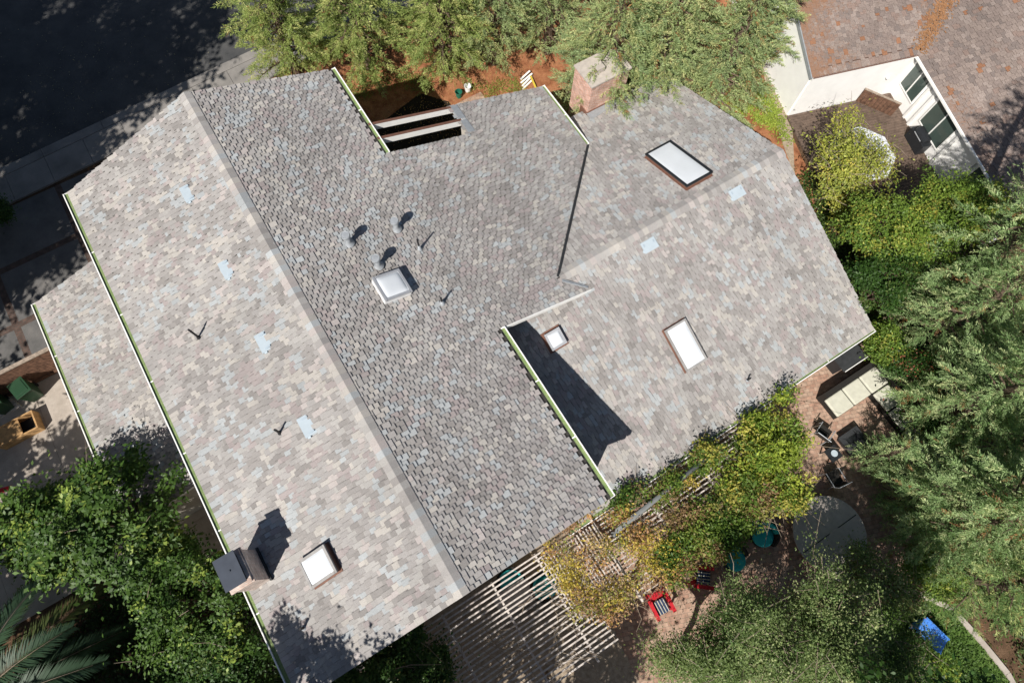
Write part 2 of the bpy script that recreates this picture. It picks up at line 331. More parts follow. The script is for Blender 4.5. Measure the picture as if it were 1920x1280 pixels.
polyE=[(RX,-.29),(3.94,-.29),(3.94,6.3),(7.98,6.3),(7.03,7.23),(12.06,12.36),(12.06,16.04),(7.55,16.04),(7.55,14.45),(3.93,14.45),(3.93,18.99),(RX,18.96)]
polyN=[(6.9,7.23),(12.0,12.45),(12.12,12.6),(12.12,14.42),(17.74,14.2),(17.74,7.23)]
polyS=[(7.4,6.85),(6.95,7.23),(17.74,7.23),(17.66,-.42),(3.15,-.5),(3.55,6.85)]
polyG=[(-6.25,7.75),(-10.57,7.75),(-10.57,17.9),(-6.25,17.95)]
house=thing('main_house',(0,7,0),'large house roofed in mottled grey shingles, seen from straight above, with two brick chimneys','house')
b=MB();b.cur=(.3,.3,.3)
for i,(pl,po) in enumerate(((pW,polyW),(pE,polyE),(pN,polyN),(pS,polyS),(pG,polyG))):
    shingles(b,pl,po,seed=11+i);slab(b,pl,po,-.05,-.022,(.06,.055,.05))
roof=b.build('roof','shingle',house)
# ridge caps
b=MB()
def ridgecap(b,p0,p1,pa,pb,wa=.27,e=.22):
    p0=np.array(p0,float);p1=np.array(p1,float);Ln=np.linalg.norm(p1-p0);n=int(Ln/e);dr=(p1-p0)/Ln
    for k in range(n+1):
        a=p0+dr*(k*e);q=p0+dr*min(k*e+e*1.3,Ln+.01);c=tuple(PAL[random.choice([0,0,1,2,2,3,4,7])]*random.uniform(.92,1.1))
        h1,h0=.034,.05
        for pl in (pa,pb):
            nz=np.array([0,0,1.]);A=a+nz*h0;B=q+nz*h1;C=q+pl.S*wa+pl.N*(h1-.006);D=a+pl.S*wa+pl.N*(h0-.006)
            D2=a+pl.S*wa-pl.N*.0;C2=q+pl.S*wa-pl.N*.0;A2=a+nz*.02
            fs=[[0,1,2,3],[3,2,4,5],[0,3,5,6]]
            vs=[A,B,C,D,C2,D2,A2];nn=np.cross(B-A,D-A)
            if nn@pl.N<0:fs=[f[::-1] for f in fs]
            b.add(vs,fs,c)
ridgecap(b,(RX,-.29,8.1),(RX,18.96,8.1),pW,pE,.22)
b.build('ridge_cap','shingle',roof);b=MB()
ridgecap(b,(7.05,7.23,5.19),(17.74,7.23,5.19),pN,pS,.24)
b.build('ridge_cap','shingle',roof)
# valley metal + small saddle flashing
b=MB()
a=np.array([7.0,7.25,0]);q=np.array([12.1,12.4,0]);a[2]=pE.z(*a[:2])+.045;q[2]=pE.z(*q[:2])+.045
dv=(q-a)/np.linalg.norm(q-a);sv=np.cross(dv,(0,0,1));b.obox((a+q)/2,(q-a)/2,sv*.055,(0,0,.012))
b.obox((a+q)/2+np.array([0,0,.02]),(q-a)/2,sv*.014,(0,0,.02));b.build('valley_flashing','flash_dark',roof)
b=MB();a=np.array([7.05,7.05,pE.z(7.05,7.05)+.05]);q=np.array([7.8,6.4,pE.z(7.8,6.4)+.06]);sv=np.cross((q-a)/np.linalg.norm(q-a),(0,0,1))
b.obox((a+q)/2,(q-a)/2,sv*.05,(0,0,.01));b.obox((a+q)/2+sv*.03+np.array([0,0,.02]),(q-a)/2,sv*.012,(0,0,.02));b.build('saddle_flashing','flash_grey',roof)
# fascia / rake boards
b=MB()
def fb(p,q,pl,hgt=.2,th=.035,dz=-.03):
    a=pl.at(*p)+np.array([0,0,dz-hgt/2]);c=pl.at(*q)+np.array([0,0,dz-hgt/2]);b.bar(a,c,th,hgt)
fb((-6.66,-.27),(RX,-.27),pW);fb((RX,-.27),(3.9,-.27),pE);fb((-6.66,18.92),(RX,18.94),pW);fb((RX,18.94),(3.9,18.97),pE)
fb((-6.67,-.25),(-6.67,18.9),pW);fb((3.91,-.25),(3.91,6.3),pE);fb((3.93,6.285),(7.9,6.285),pE,.2,.04,-.0);fb((3.91,14.5),(3.91,18.95),pE)
fb((12.04,12.4),(12.04,16.0),pE);fb((7.57,16.02),(12.04,16.02),pE)
fb((17.72,7.23),(17.72,14.2),pN);fb((17.72,7.23),(17.65,-.4),pS);fb((3.2,-.46),(17.63,-.4),pS);fb((12.14,14.38),(17.7,14.2),pN);fb((12.1,12.6),(12.1,14.4),pN,.2,.035,-.02)
fb((-10.55,7.77),(-6.3,7.77),pG);fb((-10.55,17.88),(-6.3,17.93),pG);fb((-10.55,7.8),(-10.55,17.9),pG)
b.build('fascia','trim',roof)
# gutters
def gutter(p,q,pl,out,joints=6,w=.15):
    "trough outside the eave line p-q, out = outward unit"
    a=pl.at(*p);c=pl.at(*q);o=np.array([*out,0.]);z=min(a[2],c[2])-.035
    A=np.array([a[0],a[1],z]);C=np.array([c[0],c[1],z]);m=(A+C)/2;hl=(C-A)/2
    g=MB();g.obox(m+o*(w+.012),hl,o*.017,(0,0,.055));g.obox(m+o*(w/2)-np.array([0,0,.1]),hl,o*(w/2),(0,0,.008))
    for e,s_ in((A,1),(C,-1)):g.obox(e+o*(w/2)-np.array([0,0,.035]),hl/np.linalg.norm(hl)*.01,o*(w/2+.01),(0,0,.07))
    go=g.build('gutter','trim',house)
    t2=MB();t2.obox(m+o*(w/2+.006)+np.array([0,0,-.005]),hl*.999,o*(w/2-.012),(0,0,.005));t2.build('gutter_guard','green_gutter',go)
    n=joints
    for i in range(1,n):
        j=MB();pp=A+(C-A)*i/n;j.obox(pp+o*(w/2+.01)-np.array([0,0,.01]),hl/np.linalg.norm(hl)*.02,o*(w/2+.012),(0,0,.02));j.build('gutter_strap','trim',go)
gutter((-6.69,-.29),(-6.69,18.93),pW,(-1,0),7);gutter((-10.57,7.75),(-10.57,17.9),pG,(-1,0),4)
gutter((3.94,-.29),(3.94,6.3),pE,(1,0),3,.13);gutter((3.93,14.45),(3.93,18.99),pE,(1,0),2,.12);gutter((12.06,12.45),(12.06,16.04),pE,(1,0),2,.12)
gutter((2.65,-.5),(17.66,-.42),pS,(0,-1),6,.15)
# walls
def wall(b,p,q,z0,za,zb,th=.15):
    p=np.array(p,float);q=np.array(q,float);n=(q-p)/np.linalg.norm(q-p);t=np.array([-n[1],n[0]])*th/2
    a,c,d_,e=p-t,q-t,q+t,p+t
    b.add([(*a,z0),(*c,z0),(*d_,z0),(*e,z0),(*a,za),(*c,zb),(*d_,zb),(*e,za)],[[0,3,2,1],[4,5,6,7],[0,1,5,4],[1,2,6,5],[2,3,7,6],[3,0,4,7]])
b=MB();zz=lambda pl,x,y:pl.z(x,y)-.12
wall(b,(-6.2,.1),(-6.2,18.5),0,zz(pW,-6.2,0),zz(pW,-6.2,0));wall(b,(3.45,.1),(3.45,18.5),0,zz(pE,3.45,0),zz(pE,3.45,0))
for y in(.1,18.5):wall(b,(-6.2,y),(RX,y),0,zz(pW,-6.2,0),zz(pW,RX,0));wall(b,(RX,y),(3.45,y),0,zz(pE,RX,0),zz(pE,3.45,0))
wall(b,(3.45,14.2),(7.8,14.2),0,zz(pE,3.45,0),zz(pE,7.8,0));wall(b,(7.8,14.2),(7.8,15.7),0,zz(pE,7.8,0),zz(pE,7.8,0));wall(b,(7.8,15.7),(11.7,15.7),0,zz(pE,7.8,0),zz(pE,11.7,0));wall(b,(11.7,15.7),(11.7,12.0),0,zz(pE,11.7,0),zz(pE,11.7,0))
wall(b,(3.45,6.8),(7.4,6.8),2,zz(pE,3.45,0),zz(pE,7.8,0))
wall(b,(12.2,12.2),(12.2,13.8),0,zz(pN,0,12.2),zz(pN,0,13.8));wall(b,(12.2,13.8),(17.3,13.8),0,zz(pN,0,13.8),zz(pN,0,13.8));wall(b,(17.3,13.8),(17.3,7.2),0,zz(pN,0,13.8),zz(pN,0,7.2));wall(b,(17.3,7.2),(17.3,.1),0,zz(pS,0,7.2),zz(pS,0,.1));wall(b,(17.3,.1),(3.45,.1),0,zz(pS,0,.1),zz(pS,0,.1))
wall(b,(-10.3,8.0),(-10.3,17.6),0,zz(pG,-10.3,0),zz(pG,-10.3,0));wall(b,(-10.3,8.0),(-6.2,8.0),0,zz(pG,-10.3,0),zz(pG,-6.2,0));wall(b,(-10.3,17.6),(-6.2,17.6),0,zz(pG,-10.3,0),zz(pG,-6.2,0))
b.build('wall','wall_tan',house)
# beams over the open court
for y in(15.93,15.2):
    b=MB();a=pE.at(3.95,y)+np.array([0,0,-.14]);c=pE.at(7.52,y)+np.array([0,0,-.14]);b.bar(a,c,.09,.30);o=b.build('beam','trim',house)
    b=MB();b.bar(a+np.array([0,0,.162]),c+np.array([0,0,.162]),.11,.02);b.build('beam_cap','flash_brown',o)
b=MB();b.bar(pE.at(7.53,14.5)+np.array([0,0,-.12]),pE.at(7.53,16.0)+np.array([0,0,-.12]),.04,.26);b.build('court_trim','trim',roof)
b=MB();
for y0,y1 in((14.5,15.15),(15.25,15.98)):slab(b,pE,[(7.45,y0),(7.75,y0),(7.75,y1),(7.45,y1)],.03,.045)
b.build('court_flashing','flash_grey',roof)
# ---------------------------------------------------------------- roof fittings
def skylight(name,label,pl,corners,hc,frame,curb,dome=True,curbw=.02,bul=.10,flange=0):
    "corners: 4 photo pixels of the frame's outer edge at height hc over the plane -> fitted rectangle in plane axes"
    c3=[Pl(x,y,pl.O+pl.N*hc,pl.N) for x,y in corners];uv=[((c-pl.O)@pl.U,(c-pl.O)@pl.S) for c in c3];us=sorted(q[0] for q in uv);ss=sorted(q[1] for q in uv)
    u0,u1,s0,s1=(us[0]+us[1])/2,(us[2]+us[3])/2,(ss[0]+ss[1])/2,(ss[2]+ss[3])/2
    um,sm,hu,hs=(u0+u1)/2,(s0+s1)/2,(u1-u0)/2,(s1-s0)/2
    t=MB();t.obox(pl.pt3(um,sm,hc/2-.03),pl.U*(hu-.0),pl.S*(hs-.0),pl.N*(hc/2+.0));k=t.build('skylight',curb,roof)
    tag(k,label)
    if flange:
        f=MB();f.obox(pl.pt3(um,sm,.03),pl.U*(hu+flange),pl.S*(hs+flange),pl.N*.01);f.build('flange',curb,k)
    f=MB();fw=.05
    for du,ds,a,b_ in((0,hs-fw/2,hu+.015,fw/2+.015),(0,-hs+fw/2,hu+.015,fw/2+.015),(hu-fw/2,0,fw/2+.015,hs-fw-.001),(-hu+fw/2,0,fw/2+.015,hs-fw-.001)):
        f.obox(pl.pt3(um+du,sm+ds,hc),pl.U*a,pl.S*b_,pl.N*.035)
    f.build('frame',frame,k)
    g=MB();n=12;vs=[];hu2,hs2=hu-fw-.002,hs-fw-.002
    for i in range(n+1):
        for j in range(n+1):
            a=-1+2*i/n;c=-1+2*j/n;h=bul*((1-a**4)*(1-c**4))**.6
            vs.append(pl.pt3(um+a*hu2,sm+c*hs2,hc+.004+h))
    fs=[[i*(n+1)+j,(i+1)*(n+1)+j,(i+1)*(n+1)+j+1,i*(n+1)+j+1] for i in range(n) for j in range(n)]
    if np.cross(pl.U,pl.S)@pl.N<0:fs=[q[::-1] for q in fs]
    g.add(vs,fs);g.build('dome','dome',k,smooth=True);return k
skylight('s','black framed skylight with brown curb beside the top ridge of the right wing',pN,[(1211,289),(1257,264),(1335,324),(1287,350)],.2,'frame_black','flash_brown',bul=.03,flange=.04)
skylight('s','tall pale skylight on the right wing above the pergola',pS,[(1246,620),(1284,598),(1325,671),(1289,699)],.16,'frame_grey','flash_brown',bul=.05,flange=.05)
skylight('s','square domed skylight in grey frame near the three round vents',pE,[(700,522),(747,504),(771,545),(723,566)],.24,'dome_frame','frame_white',bul=.07)
skylight('s','square skylight beside the sooty chimney',pW,[(561,1055),(604,1020),(634,1070),(584,1103)],.24,'frame_grey','flash_brown',bul=.06,flange=.05)
skylight('s','small square domed skylight beside the long dark shadow',pS,[(1021,629),(1047,613),(1062,641),(1037,658)],.2,'dome_frame','flash_brown',bul=.09,flange=.09)
def flatvent(px0,pl,wu,ws,label=None,full=False):
    c=Pl(*px0,pl.O,pl.N);u=(c-pl.O)@pl.U;s_=(c-pl.O)@pl.S;b=MB()
    hu,hs=wu/2,ws/2;hu_=-.012 if not full else .05;hd=.10
    # wedge hood: upslope edge slips under the courses, downslope edge raised
    vs=[pl.pt3(u-hu,s_-hs,hu_),pl.pt3(u+hu,s_-hs,hu_),pl.pt3(u+hu,s_+hs,hd),pl.pt3(u-hu,s_+hs,hd),pl.pt3(u-hu,s_-hs,0),pl.pt3(u+hu,s_-hs,0),pl.pt3(u+hu,s_+hs,0),pl.pt3(u-hu,s_+hs,0)]
    fs=[[0,3,2,1],[3,7,6,2],[0,4,7,3],[1,2,6,5]]
    if np.cross(pl.U,pl.S)@pl.N>0:fs=[f[::-1] for f in fs]
    b.add(vs,fs);o=b.build('roof_vent','vent_blue',roof);tag(o,label)
    for sg in(-1,1):
        l=MB();l.obox(pl.pt3(u+sg*(hu-.09),s_+.02,.06 if full else .052)+pl.S*0,pl.U*.03,pl.S*(hs*.7),pl.N*.012);l.build('vent_louvre','vent_shade',o)
    e=MB();e.obox(pl.pt3(u-hu*1.0,s_+hs*.55,.035),pl.U*.05,pl.S*.05,pl.N*.02);e.build('vent_tab','vent_blue',o)
for i,p in enumerate(((355,362),(428,504),(497,640),(578,797))):
    flatvent(p,pW,.66,.42,'the %s pale blue flat vent counted down the left slope'%['first','second','third','fourth'][i])
flatvent((1217,460),pS,.62,.44,'pale blue flat vent below the right ridge, nearer the house centre',True);flatvent((1381,362),pS,.62,.44,'pale blue flat vent below the right ridge, nearer the gable end',True)
def pipe(base,pl,h,r,m='black',cone='black',coneh=.1,coner=.06,label=None):
    c=Pl(*base,pl.O,pl.N);b=MB();b.tube([c,c+np.array([0,0,h])],r,12);
    o=b.build('vent_pipe',m,roof);tag(o,label)
    q=MB();q.lathe([(coner*1.25,.02),(coner*1.2,.035),(coner*.8,.05),(r+.012,coneh)],c,n=16);q.build('pipe_boot',cone,o,smooth=True)
    return c
pipe((373.4,632.8),pW,.74,.035,label='thin black pipe on the left slope beside the second pale vent');pipe((525.4,811.4),pW,.5,.035,label='thin black pipe on the left slope beside the lowest pale vent')
pipe((787,468),pE,.74,.03,'black','flash_grey',.3,.08,label='thin grey booted pipe right of the three round vents');pipe((829,569),pE,.5,.032,'black','flash_grey',.2,.085,label='short grey booted pipe right of the square dome')
pipe((1401,713),pS,.35,.035,'black','flash_grey',.06,.06,label='short black pipe low on the right wing')
pipe((570,1176),pW,.4,.04,'black','flash_grey',.08,.07,label='short pipe in the tree shadow below the square skylight')
def capvent(base,h=.62,label=None):
    c=Pl(*base,pE.O,pE.N);b=MB();b.lathe([(.19,.02),(.18,.04),(.115,.10),(.085,.18),(.085,h)],c,n=20)
    o=b.build('flue_vent','flash_grey',roof,smooth=True);tag(o,label)
    q=MB();q.lathe([(.085,h-.14),(.15,h-.1),(.15,h),(.135,h+.025),(.125,h+.015),(.05,h+.02),(.0,h+.02)],c,n=24);q.build('flue_cap','flash_grey',o)
capvent((655,457),.6,'round capped metal flue vent, left of the three');capvent((744,430),.6,'round capped metal flue vent, topmost of the three');capvent((710,499),.6,'round capped metal flue vent nearest the square dome')
# chimney on the west slope
zc=8.0
nE=np.array(P(447,1028,zc));sE=np.array(P(472,1088,zc));sW=np.array(P(431.5,1110,zc));ww=abs(sE[0]-sW[0])
x1=(nE[0]+sE[0])/2;y1,y0=nE[1],sE[1];x0=x1-ww
b=MB();b.box((x0,y0,0),(x1,y1,zc));ch=b.build('chimney','brickW',house,bevel=.01);tag(ch,'sooty brick chimney with a dark metal lid at the left eave')
b=MB();b.box((x0-.04,y0-.04,zc-.14),(x1+.04,y1+.04,zc-.06));b.build('corbel','brickW',ch)
b=MB();b.box((x0+.1,y0+.1,zc-.02),(x1-.1,y1-.1,zc+.3));b.build('spark_screen','mesh',ch)
b=MB();lz=zc+.34;l0=np.array(P(400,1059,lz));l1=np.array(P(447,1083,lz));b.box((x0+.0,y0+.02,zc+.302),(x1-.02,y1-.02,lz));b.obox(((x0+x1)/2,(y0+y1)/2,lz+.01),(.02,0,0),(0,.02,0),(0,0,.02));b.build('lid','capmetal',ch)
b=MB();zb=pW.z(x1,0);b.box((x1,y0-.05,zb-.1),(x1+.05,y1+.05,zb+.18));b.build('flashing','flash_dark',ch)
# chimney on the north eave
c0=Pl(1097,213,pN.O,pN.N);c1=Pl(1171,183,pN.O,pN.N);cy=(c0[1]+c1[1])/2;cx0,cx1=c0[0],c1[0];ztop=4.5
b=MB();b.box((cx0,cy,0),(cx1,cy+1.3,ztop));c2=b.build('chimney','brickN',house,bevel=.01);tag(c2,'pink brick chimney half hidden under the conifers at the top')
b=MB();b.box((cx0-.03,cy-.03,c0[2]-.2),(cx1+.03,cy,c0[2]+.22));b.box((cx0-.03,cy,c0[2]-.5),(cx0,cy+.5,c0[2]+.2));b.build('flashing','flash_brown',c2)
b=MB();b.add([pN.at(cx0-.05,cy-.45,.04),pN.at(cx1+.05,cy-.2,.04),pN.at(cx1+.05,cy-.03,.12),pN.at(cx0-.05,cy-.03,.12)],[[0,1,2,3]]);b.build('cricket','flash_grey',c2)
b=MB();b.box((cx0-.05,cy-.05,ztop),(cx1+.05,cy+1.35,ztop+.08));b.box((cx0+.5,cy+.4,ztop+.08),(cx0+.9,cy+.8,ztop+.35));b.build('chimney_crown','pale',c2)
# ---------------------------------------------------------------- foliage
def leaves(name,m,pos,dr,nrm,ln,wd,col,parent,origin):
    "vectorised diamond leaves: pos base point, dr unit direction, nrm unit normal"
    n=len(pos);side=np.cross(dr,nrm);side/=np.linalg.norm(side,axis=1)[:,None]+1e-9
    ln=ln[:,None];wd=wd[:,None];v=np.empty((n,4,3));v[:,0]=pos;v[:,1]=pos+dr*ln*.45+side*wd*.5+nrm*ln*.06;v[:,2]=pos+dr*ln;v[:,3]=pos+dr*ln*.45-side*wd*.5+nrm*ln*.06
    v=v.reshape(-1,3)-np.array(origin);me=bpy.data.meshes.new(name);me.vertices.add(4*n);me.vertices.foreach_set('co',v.ravel().astype(np.float32))
    me.loops.add(4*n);me.loops.foreach_set('vertex_index',np.arange(4*n,dtype=np.int32));me.polygons.add(n);me.polygons.foreach_set('loop_start',np.arange(0,4*n,4,dtype=np.int32));me.polygons.foreach_set('loop_total',np.full(n,4,dtype=np.int32))
    me.update(calc_edges=True);at=me.color_attributes.new('Col','FLOAT_COLOR','POINT');c=np.ones((n,4,4),np.float32);c[:,:,:3]=col[:,None,:];at.data.foreach_set('color',c.ravel())
    me.materials.append(MT[m]);o=bpy.data.objects.new(name,me);COL.objects.link(o)
    if parent is not None:o.parent=parent
    else:o.location=origin
    return o
def unit(a):return a/(np.linalg.norm(a,axis=1)[:,None]+1e-9)
def rv(n):return unit(RNG.normal(size=(n,3)))
def trunkmesh(base,h,r,limbs,parent,name='trunk',m='bark',bend=.15):
    b=MB();B=np.array(base,float);pts=[B+np.array([math.sin(i*1.3+B[0])*bend*i/5,math.cos(i*1.7+B[1])*bend*i/5,h*i/6]) for i in range(7)]
    b.tube(pts,[r*(1-.12*i) for i in range(7)],9)
    for a,e,rr in limbs:
        a=np.array(a);e=np.array(e);mid=(a+e)/2+np.array([0,0,.12*np.linalg.norm(e-a)*.5]);b.tube([a,mid,e],[rr,rr*.7,rr*.25],5,cap=False)
    return b.build(name,m,parent)
def conifer(x,y,h,r,label,cols,z0=.12,nb=150,dens=1.,name='conifer_tree',group=None,dead=.03,shape=.75,seed=1,lw=1.,asym=None):
    rg=np.random.default_rng(seed);root=thing(name,(x,y,0),label,'tree',group)
    sp=[];sd_=[];sl=[];br=[];limbs=[]
    for i in range(nb):
        t=(i+rg.random())/nb;zb=h*(z0+(1-z0)*t);az=i*2.39996+rg.normal()*.3
        env=r*((1-t)**shape*.95+.10)*(1 if t>.12 else .75+t*2)*rg.choice([.7,1,1.12])
        if asym is not None:env*=1+asym[1]*math.cos(az-asym[0])
        Lb=env*rg.uniform(.72,1.12);dirh=np.array([math.cos(az),math.sin(az),0.]);rise=rg.uniform(-.05,.35)+.5*t
        a=np.array([x,y,zb]);mid=a+dirh*Lb*.5+np.array([0,0,Lb*rise*.4]);tip=a+dirh*Lb+np.array([0,0,Lb*(rise*.45)-.10*Lb])
        limbs.append((a,tip*.85+a*.15,.035+.02*(1-t)))
        ns=max(4,int(Lb*11*dens));hue=rg.normal()
        for k in range(ns):
            q=.28+.72*((k+.5)/ns)**.8
            p=(1-q)**2*a+2*q*(1-q)*mid+q*q*tip
            s=1 if k%2 else -1;ang=az+s*rg.uniform(.35,1.15)*(1.15-q*.7);dz=rg.uniform(-.25,.3)
            dd=np.array([math.cos(ang),math.sin(ang),dz]);sp.append(p+rg.normal(size=3)*.06);sd_.append(dd/np.linalg.norm(dd));sl.append(rg.uniform(.32,.62)*(1.05-.35*q)*(.7+.3*r/3));br.append((hue,q,t))
    sp=np.array(sp);sd_=np.array(sd_);sl=np.array(sl);br=np.array(br);n=len(sp)
    K=15;f=np.repeat(np.linspace(.08,1,K)[None],n,0)                    # leaflets along each spray
    P0=sp[:,None]+sd_[:,None]*(f*sl[:,None])[...,None]+np.array([0,0,-.10])*(f**2*sl[:,None])[...,None]
    nr=unit(np.array([0,0,1.])+rg.normal(size=(n,3))*.28);side=np.cross(sd_,nr);side=unit(side)
    sgn=np.where(np.arange(K)%2==0,1,-1)[None,:,None]
    dr=sd_[:,None]*.75+side[:,None]*sgn*.75*(1.05-f[...,None]*.8)+rg.normal(size=(n,K,3))*.27+np.array([0,0,.12])
    dr=dr.reshape(-1,3);dr=unit(dr);N_=np.repeat(nr,K,0)+rg.normal(size=(n*K,3))*.35;N_=unit(N_)
    ln=(np.repeat(sl,K)*.36*(1.1-f.ravel()*.45)*rg.uniform(.7,1.3,n*K));wd=ln*rg.uniform(.2,.3,n*K)*lw
    C=np.array(cols);base=C[0]*1.;w1=np.clip(.5+.32*br[:,0]+rg.normal(size=n)*.25,0,1)[:,None];col=C[0]*(1-w1)+C[1]*w1
    tipm=(rg.random(n)<.22)[:,None];col=np.where(tipm,C[2],col)
    dm=(rg.random(n)<dead)[:,None];col=np.where(dm,np.array([.30,.16,.07]),col)
    col=np.repeat(col,K,0)*rg.uniform(.75,1.3,(n*K,1))
    o=leaves('crown','leaf',P0.reshape(-1,3),dr,N_,ln,wd,col,root,(x,y,0))
    trunkmesh((x,y,0),h*.92,.05+.022*h,limbs[::2],root);return root
def blobs(n,c,r,rg,lo=-.5,shell=.55):
    "cluster centres spread through an uneven crown"
    out=[];ph=rg.uniform(0,6.28,4);nl=max(5,n//8)
    while len(out)<nl:
        v=rg.normal(size=3);v/=np.linalg.norm(v)
        if v[2]<lo:continue
        a=math.atan2(v[1],v[0]);k=1+.16*math.sin(2*a+ph[0])+.13*math.sin(3*a+ph[1])+.09*math.sin(5*a+ph[2])
        q=rg.uniform(shell,1)**.7;out.append(np.array(c)+v*np.array(r)*q*k)
    out=np.array(out);i=rg.integers(0,nl,n);return out[i]+rg.normal(size=(n,3))*np.array([.13,.13,.10])*np.array(r).mean()
def broadleaf(x,y,h,r,label,cols,rz=None,nc=260,per=60,cr=.34,ll=.13,lw=.55,name='leafy_tree',group=None,cat='tree',seed=1,twigs=.0,lo=-.35,shell=.45,zc=None,rx=None,upb=.5,trunk=True,m='leaf',barkm='bark',stray=.06,z1=0.,yr=0):
    rg=np.random.default_rng(seed);root=thing(name,(x,y,0),label,cat,group);rz=rz or h*.35;zc=zc or h-rz
    cc=blobs(nc,(x,y,zc),(rx or r,r,rz),rg,lo,shell)
    if yr:
        dv=cc-np.array([x,y,zc]);ca,sa=math.cos(yr),math.sin(yr);cc=np.stack([x+dv[:,0]*ca-dv[:,1]*sa,y+dv[:,0]*sa+dv[:,1]*ca,cc[:,2]],1)
    cc[:,2]=np.maximum(cc[:,2],.12)
    cn=rg.normal(size=nc);sz=rg.uniform(.55,1.35,nc)
    idx=np.repeat(np.arange(nc),per);n=len(idx);off=rg.normal(size=(n,3))*np.array([.5,.5,.34])*cr*sz[idx][:,None]
    st=rg.random(n)<stray;off[st]*=2.2
    pos=cc[idx]+off;pos[:,2]=np.maximum(pos[:,2],.03);out=unit(off+(cc[idx]-np.array([x,y,zc-rz*.4]))*.25+np.array([0,0,.02]))
    nr=unit(np.array([0,0,upb])+out*.5+rg.normal(size=(n,3))*.42);dr=unit(out+rg.normal(size=(n,3))*.8);dr=unit(dr-nr*(dr*nr).sum(1)[:,None])
    ln=ll*rg.uniform(.6,1.35,n);wd=ln*lw*rg.uniform(.8,1.2,n);C=np.array(cols)
    w=np.clip(.5+.35*cn,0,1)[idx][:,None];col=C[0]*(1-w)+C[1]*w;t=(rg.random(nc)<.16)[idx][:,None]&(rg.random(n)<.75)[:,None];col=np.where(t,C[2],col)
    if len(C)>3:
        t=(rg.random(nc)<.12)[idx][:,None]&(rg.random(n)<.8)[:,None];col=np.where(t,C[3],col)
    col=col*rg.uniform(.72,1.32,(n,1))
    leaves('crown',m,pos,dr,nr,ln,wd,col,root,(x,y,0))
    limbs=[];B=np.array([x,y,z1+max(.1,(zc-rz*.6-z1)*.8)])
    for i in range(0,nc,max(1,nc//60)):limbs.append((B+rg.normal(size=3)*.08,cc[i],.012+.01*h/3))
    if trunk:trunkmesh((x,y,z1),max(.15,zc-z1),.03+.018*h,limbs,root,'trunk' if h>2.2 else 'stem',barkm)
    if twigs:
        b=MB()
        for i in range(int(nc*twigs)):
            p=cc[rg.integers(nc)];q=p+rg.normal(size=3)*np.array([.7,.7,.35])*.7;b.tube([p,(p+q)/2+rg.normal(size=3)*.06,q],[.012,.01,.005],4,cap=False)
        b.build('twigs','twig',root)
    return root
G_CED=[(.21,.28,.08),(.33,.385,.12),(.46,.47,.18)]      # yellow-green conifer
G_CED2=[(.25,.33,.16),(.37,.43,.19),(.47,.47,.22)]
G_RED=[(.17,.27,.10),(.34,.45,.21),(.50,.56,.28)]        # blue-green redwood
G_RED2=[(.13,.22,.07),(.22,.31,.11),(.38,.42,.16)]
G_OAK=[(.03,.075,.014),(.05,.105,.02),(.10,.15,.035)]
G_YEL=[(.28,.32,.06),(.42,.42,.08),(.18,.23,.05),(.5,.42,.09)]
G_OLV=[(.09,.15,.04),(.2,.26,.09),(.36,.40,.18)]
G_BRT=[(.10,.18,.03),(.20,.28,.045),(.36,.38,.07)]
G_LFT=[(.035,.08,.014),(.08,.145,.025),(.22,.29,.055)]
def cx(x,y,z):p=P(x,y,z);return p[0],p[1]
grpN='conifers along the top edge'
def con(pxy,z,h,r,label,cols,**k):
    x,y=cx(*pxy,z);return conifer(x,y,h,r,label,cols,**k)
con((495,-15),5,8.5,2.6,'yellow green conifer at the top beside the road, leftmost of the row',G_CED,seed=1,group=grpN,nb=170)
con((650,-30),5,9,2.9,'yellow green conifer above the orange mulch, second from the road',G_CED,seed=2,group=grpN,nb=180)
con((820,-20),5,8.6,2.7,'yellow green conifer above the two buckets',G_CED,seed=3,group=grpN,nb=170)
con((925,-20),4.5,8,2.2,'smaller green conifer left of the dark gap in the top row',G_CED2,seed=4,group=grpN,nb=140)
con((1155,56),5.5,8.8,2.85,'grey green conifer drooping over the pink brick chimney',G_CED2,seed=5,group=grpN,nb=170)
con((1260,40),5.5,9.2,3.0,'tall grey green conifer behind the right wing eave',G_CED2,seed=6,group=grpN,nb=180)
con((1380,85),4.5,7.5,2.7,'grey green conifer above the yellow groundcover',G_CED2,seed=7,group=grpN,nb=170,dead=.06)
con((1450,-20),5,8.5,2.3,'grey green conifer touching the white neighbouring wall',G_CED2,seed=8,group=grpN,nb=150)
con((1040,-60),5,9,2.4,'pale green conifer at the top edge behind the dark gap',G_CED2,seed=9,group=grpN,nb=140)
grpR='feathery redwoods on the right side'
con((1840,655),2.6,5,1.8,'smaller feathery redwood between the gutter end and the patio sofa',G_RED,seed=28,group=grpR,nb=110,lw=.85)
con((1665,850),1.8,3.2,.95,'small young redwood sapling in front of the cream sofa',G_RED,seed=29,group=grpR,nb=60,lw=.85)
con((1720,920),2.2,4.0,1.25,'young redwood between the cream sofa and the round grey table',G_RED,seed=30,group=grpR,nb=80,lw=.85)
con((1860,560),5,9,2.3,'feathery blue green redwood level with the gable corner',G_RED,seed=21,group=grpR,nb=150,lw=.85)
con((1925,430),6,14,3.0,'feathery redwood at the right edge below the neighbour roof',G_RED,seed=22,group=grpR,nb=150,lw=.85)
con((1930,720),6,10,2.7,'large feathery redwood at the right edge beside the patio sofa',G_RED,seed=23,group=grpR,nb=170,lw=.85)
con((1880,835),3.5,6.5,2.0,'redwood leaning over the lower end of the cream sofa',G_RED,seed=24,group=grpR,nb=130,lw=.85)
con((1935,930),6,10,2.8,'large redwood at the right edge level with the round grey table',G_RED,seed=25,group=grpR,nb=170,lw=.85)
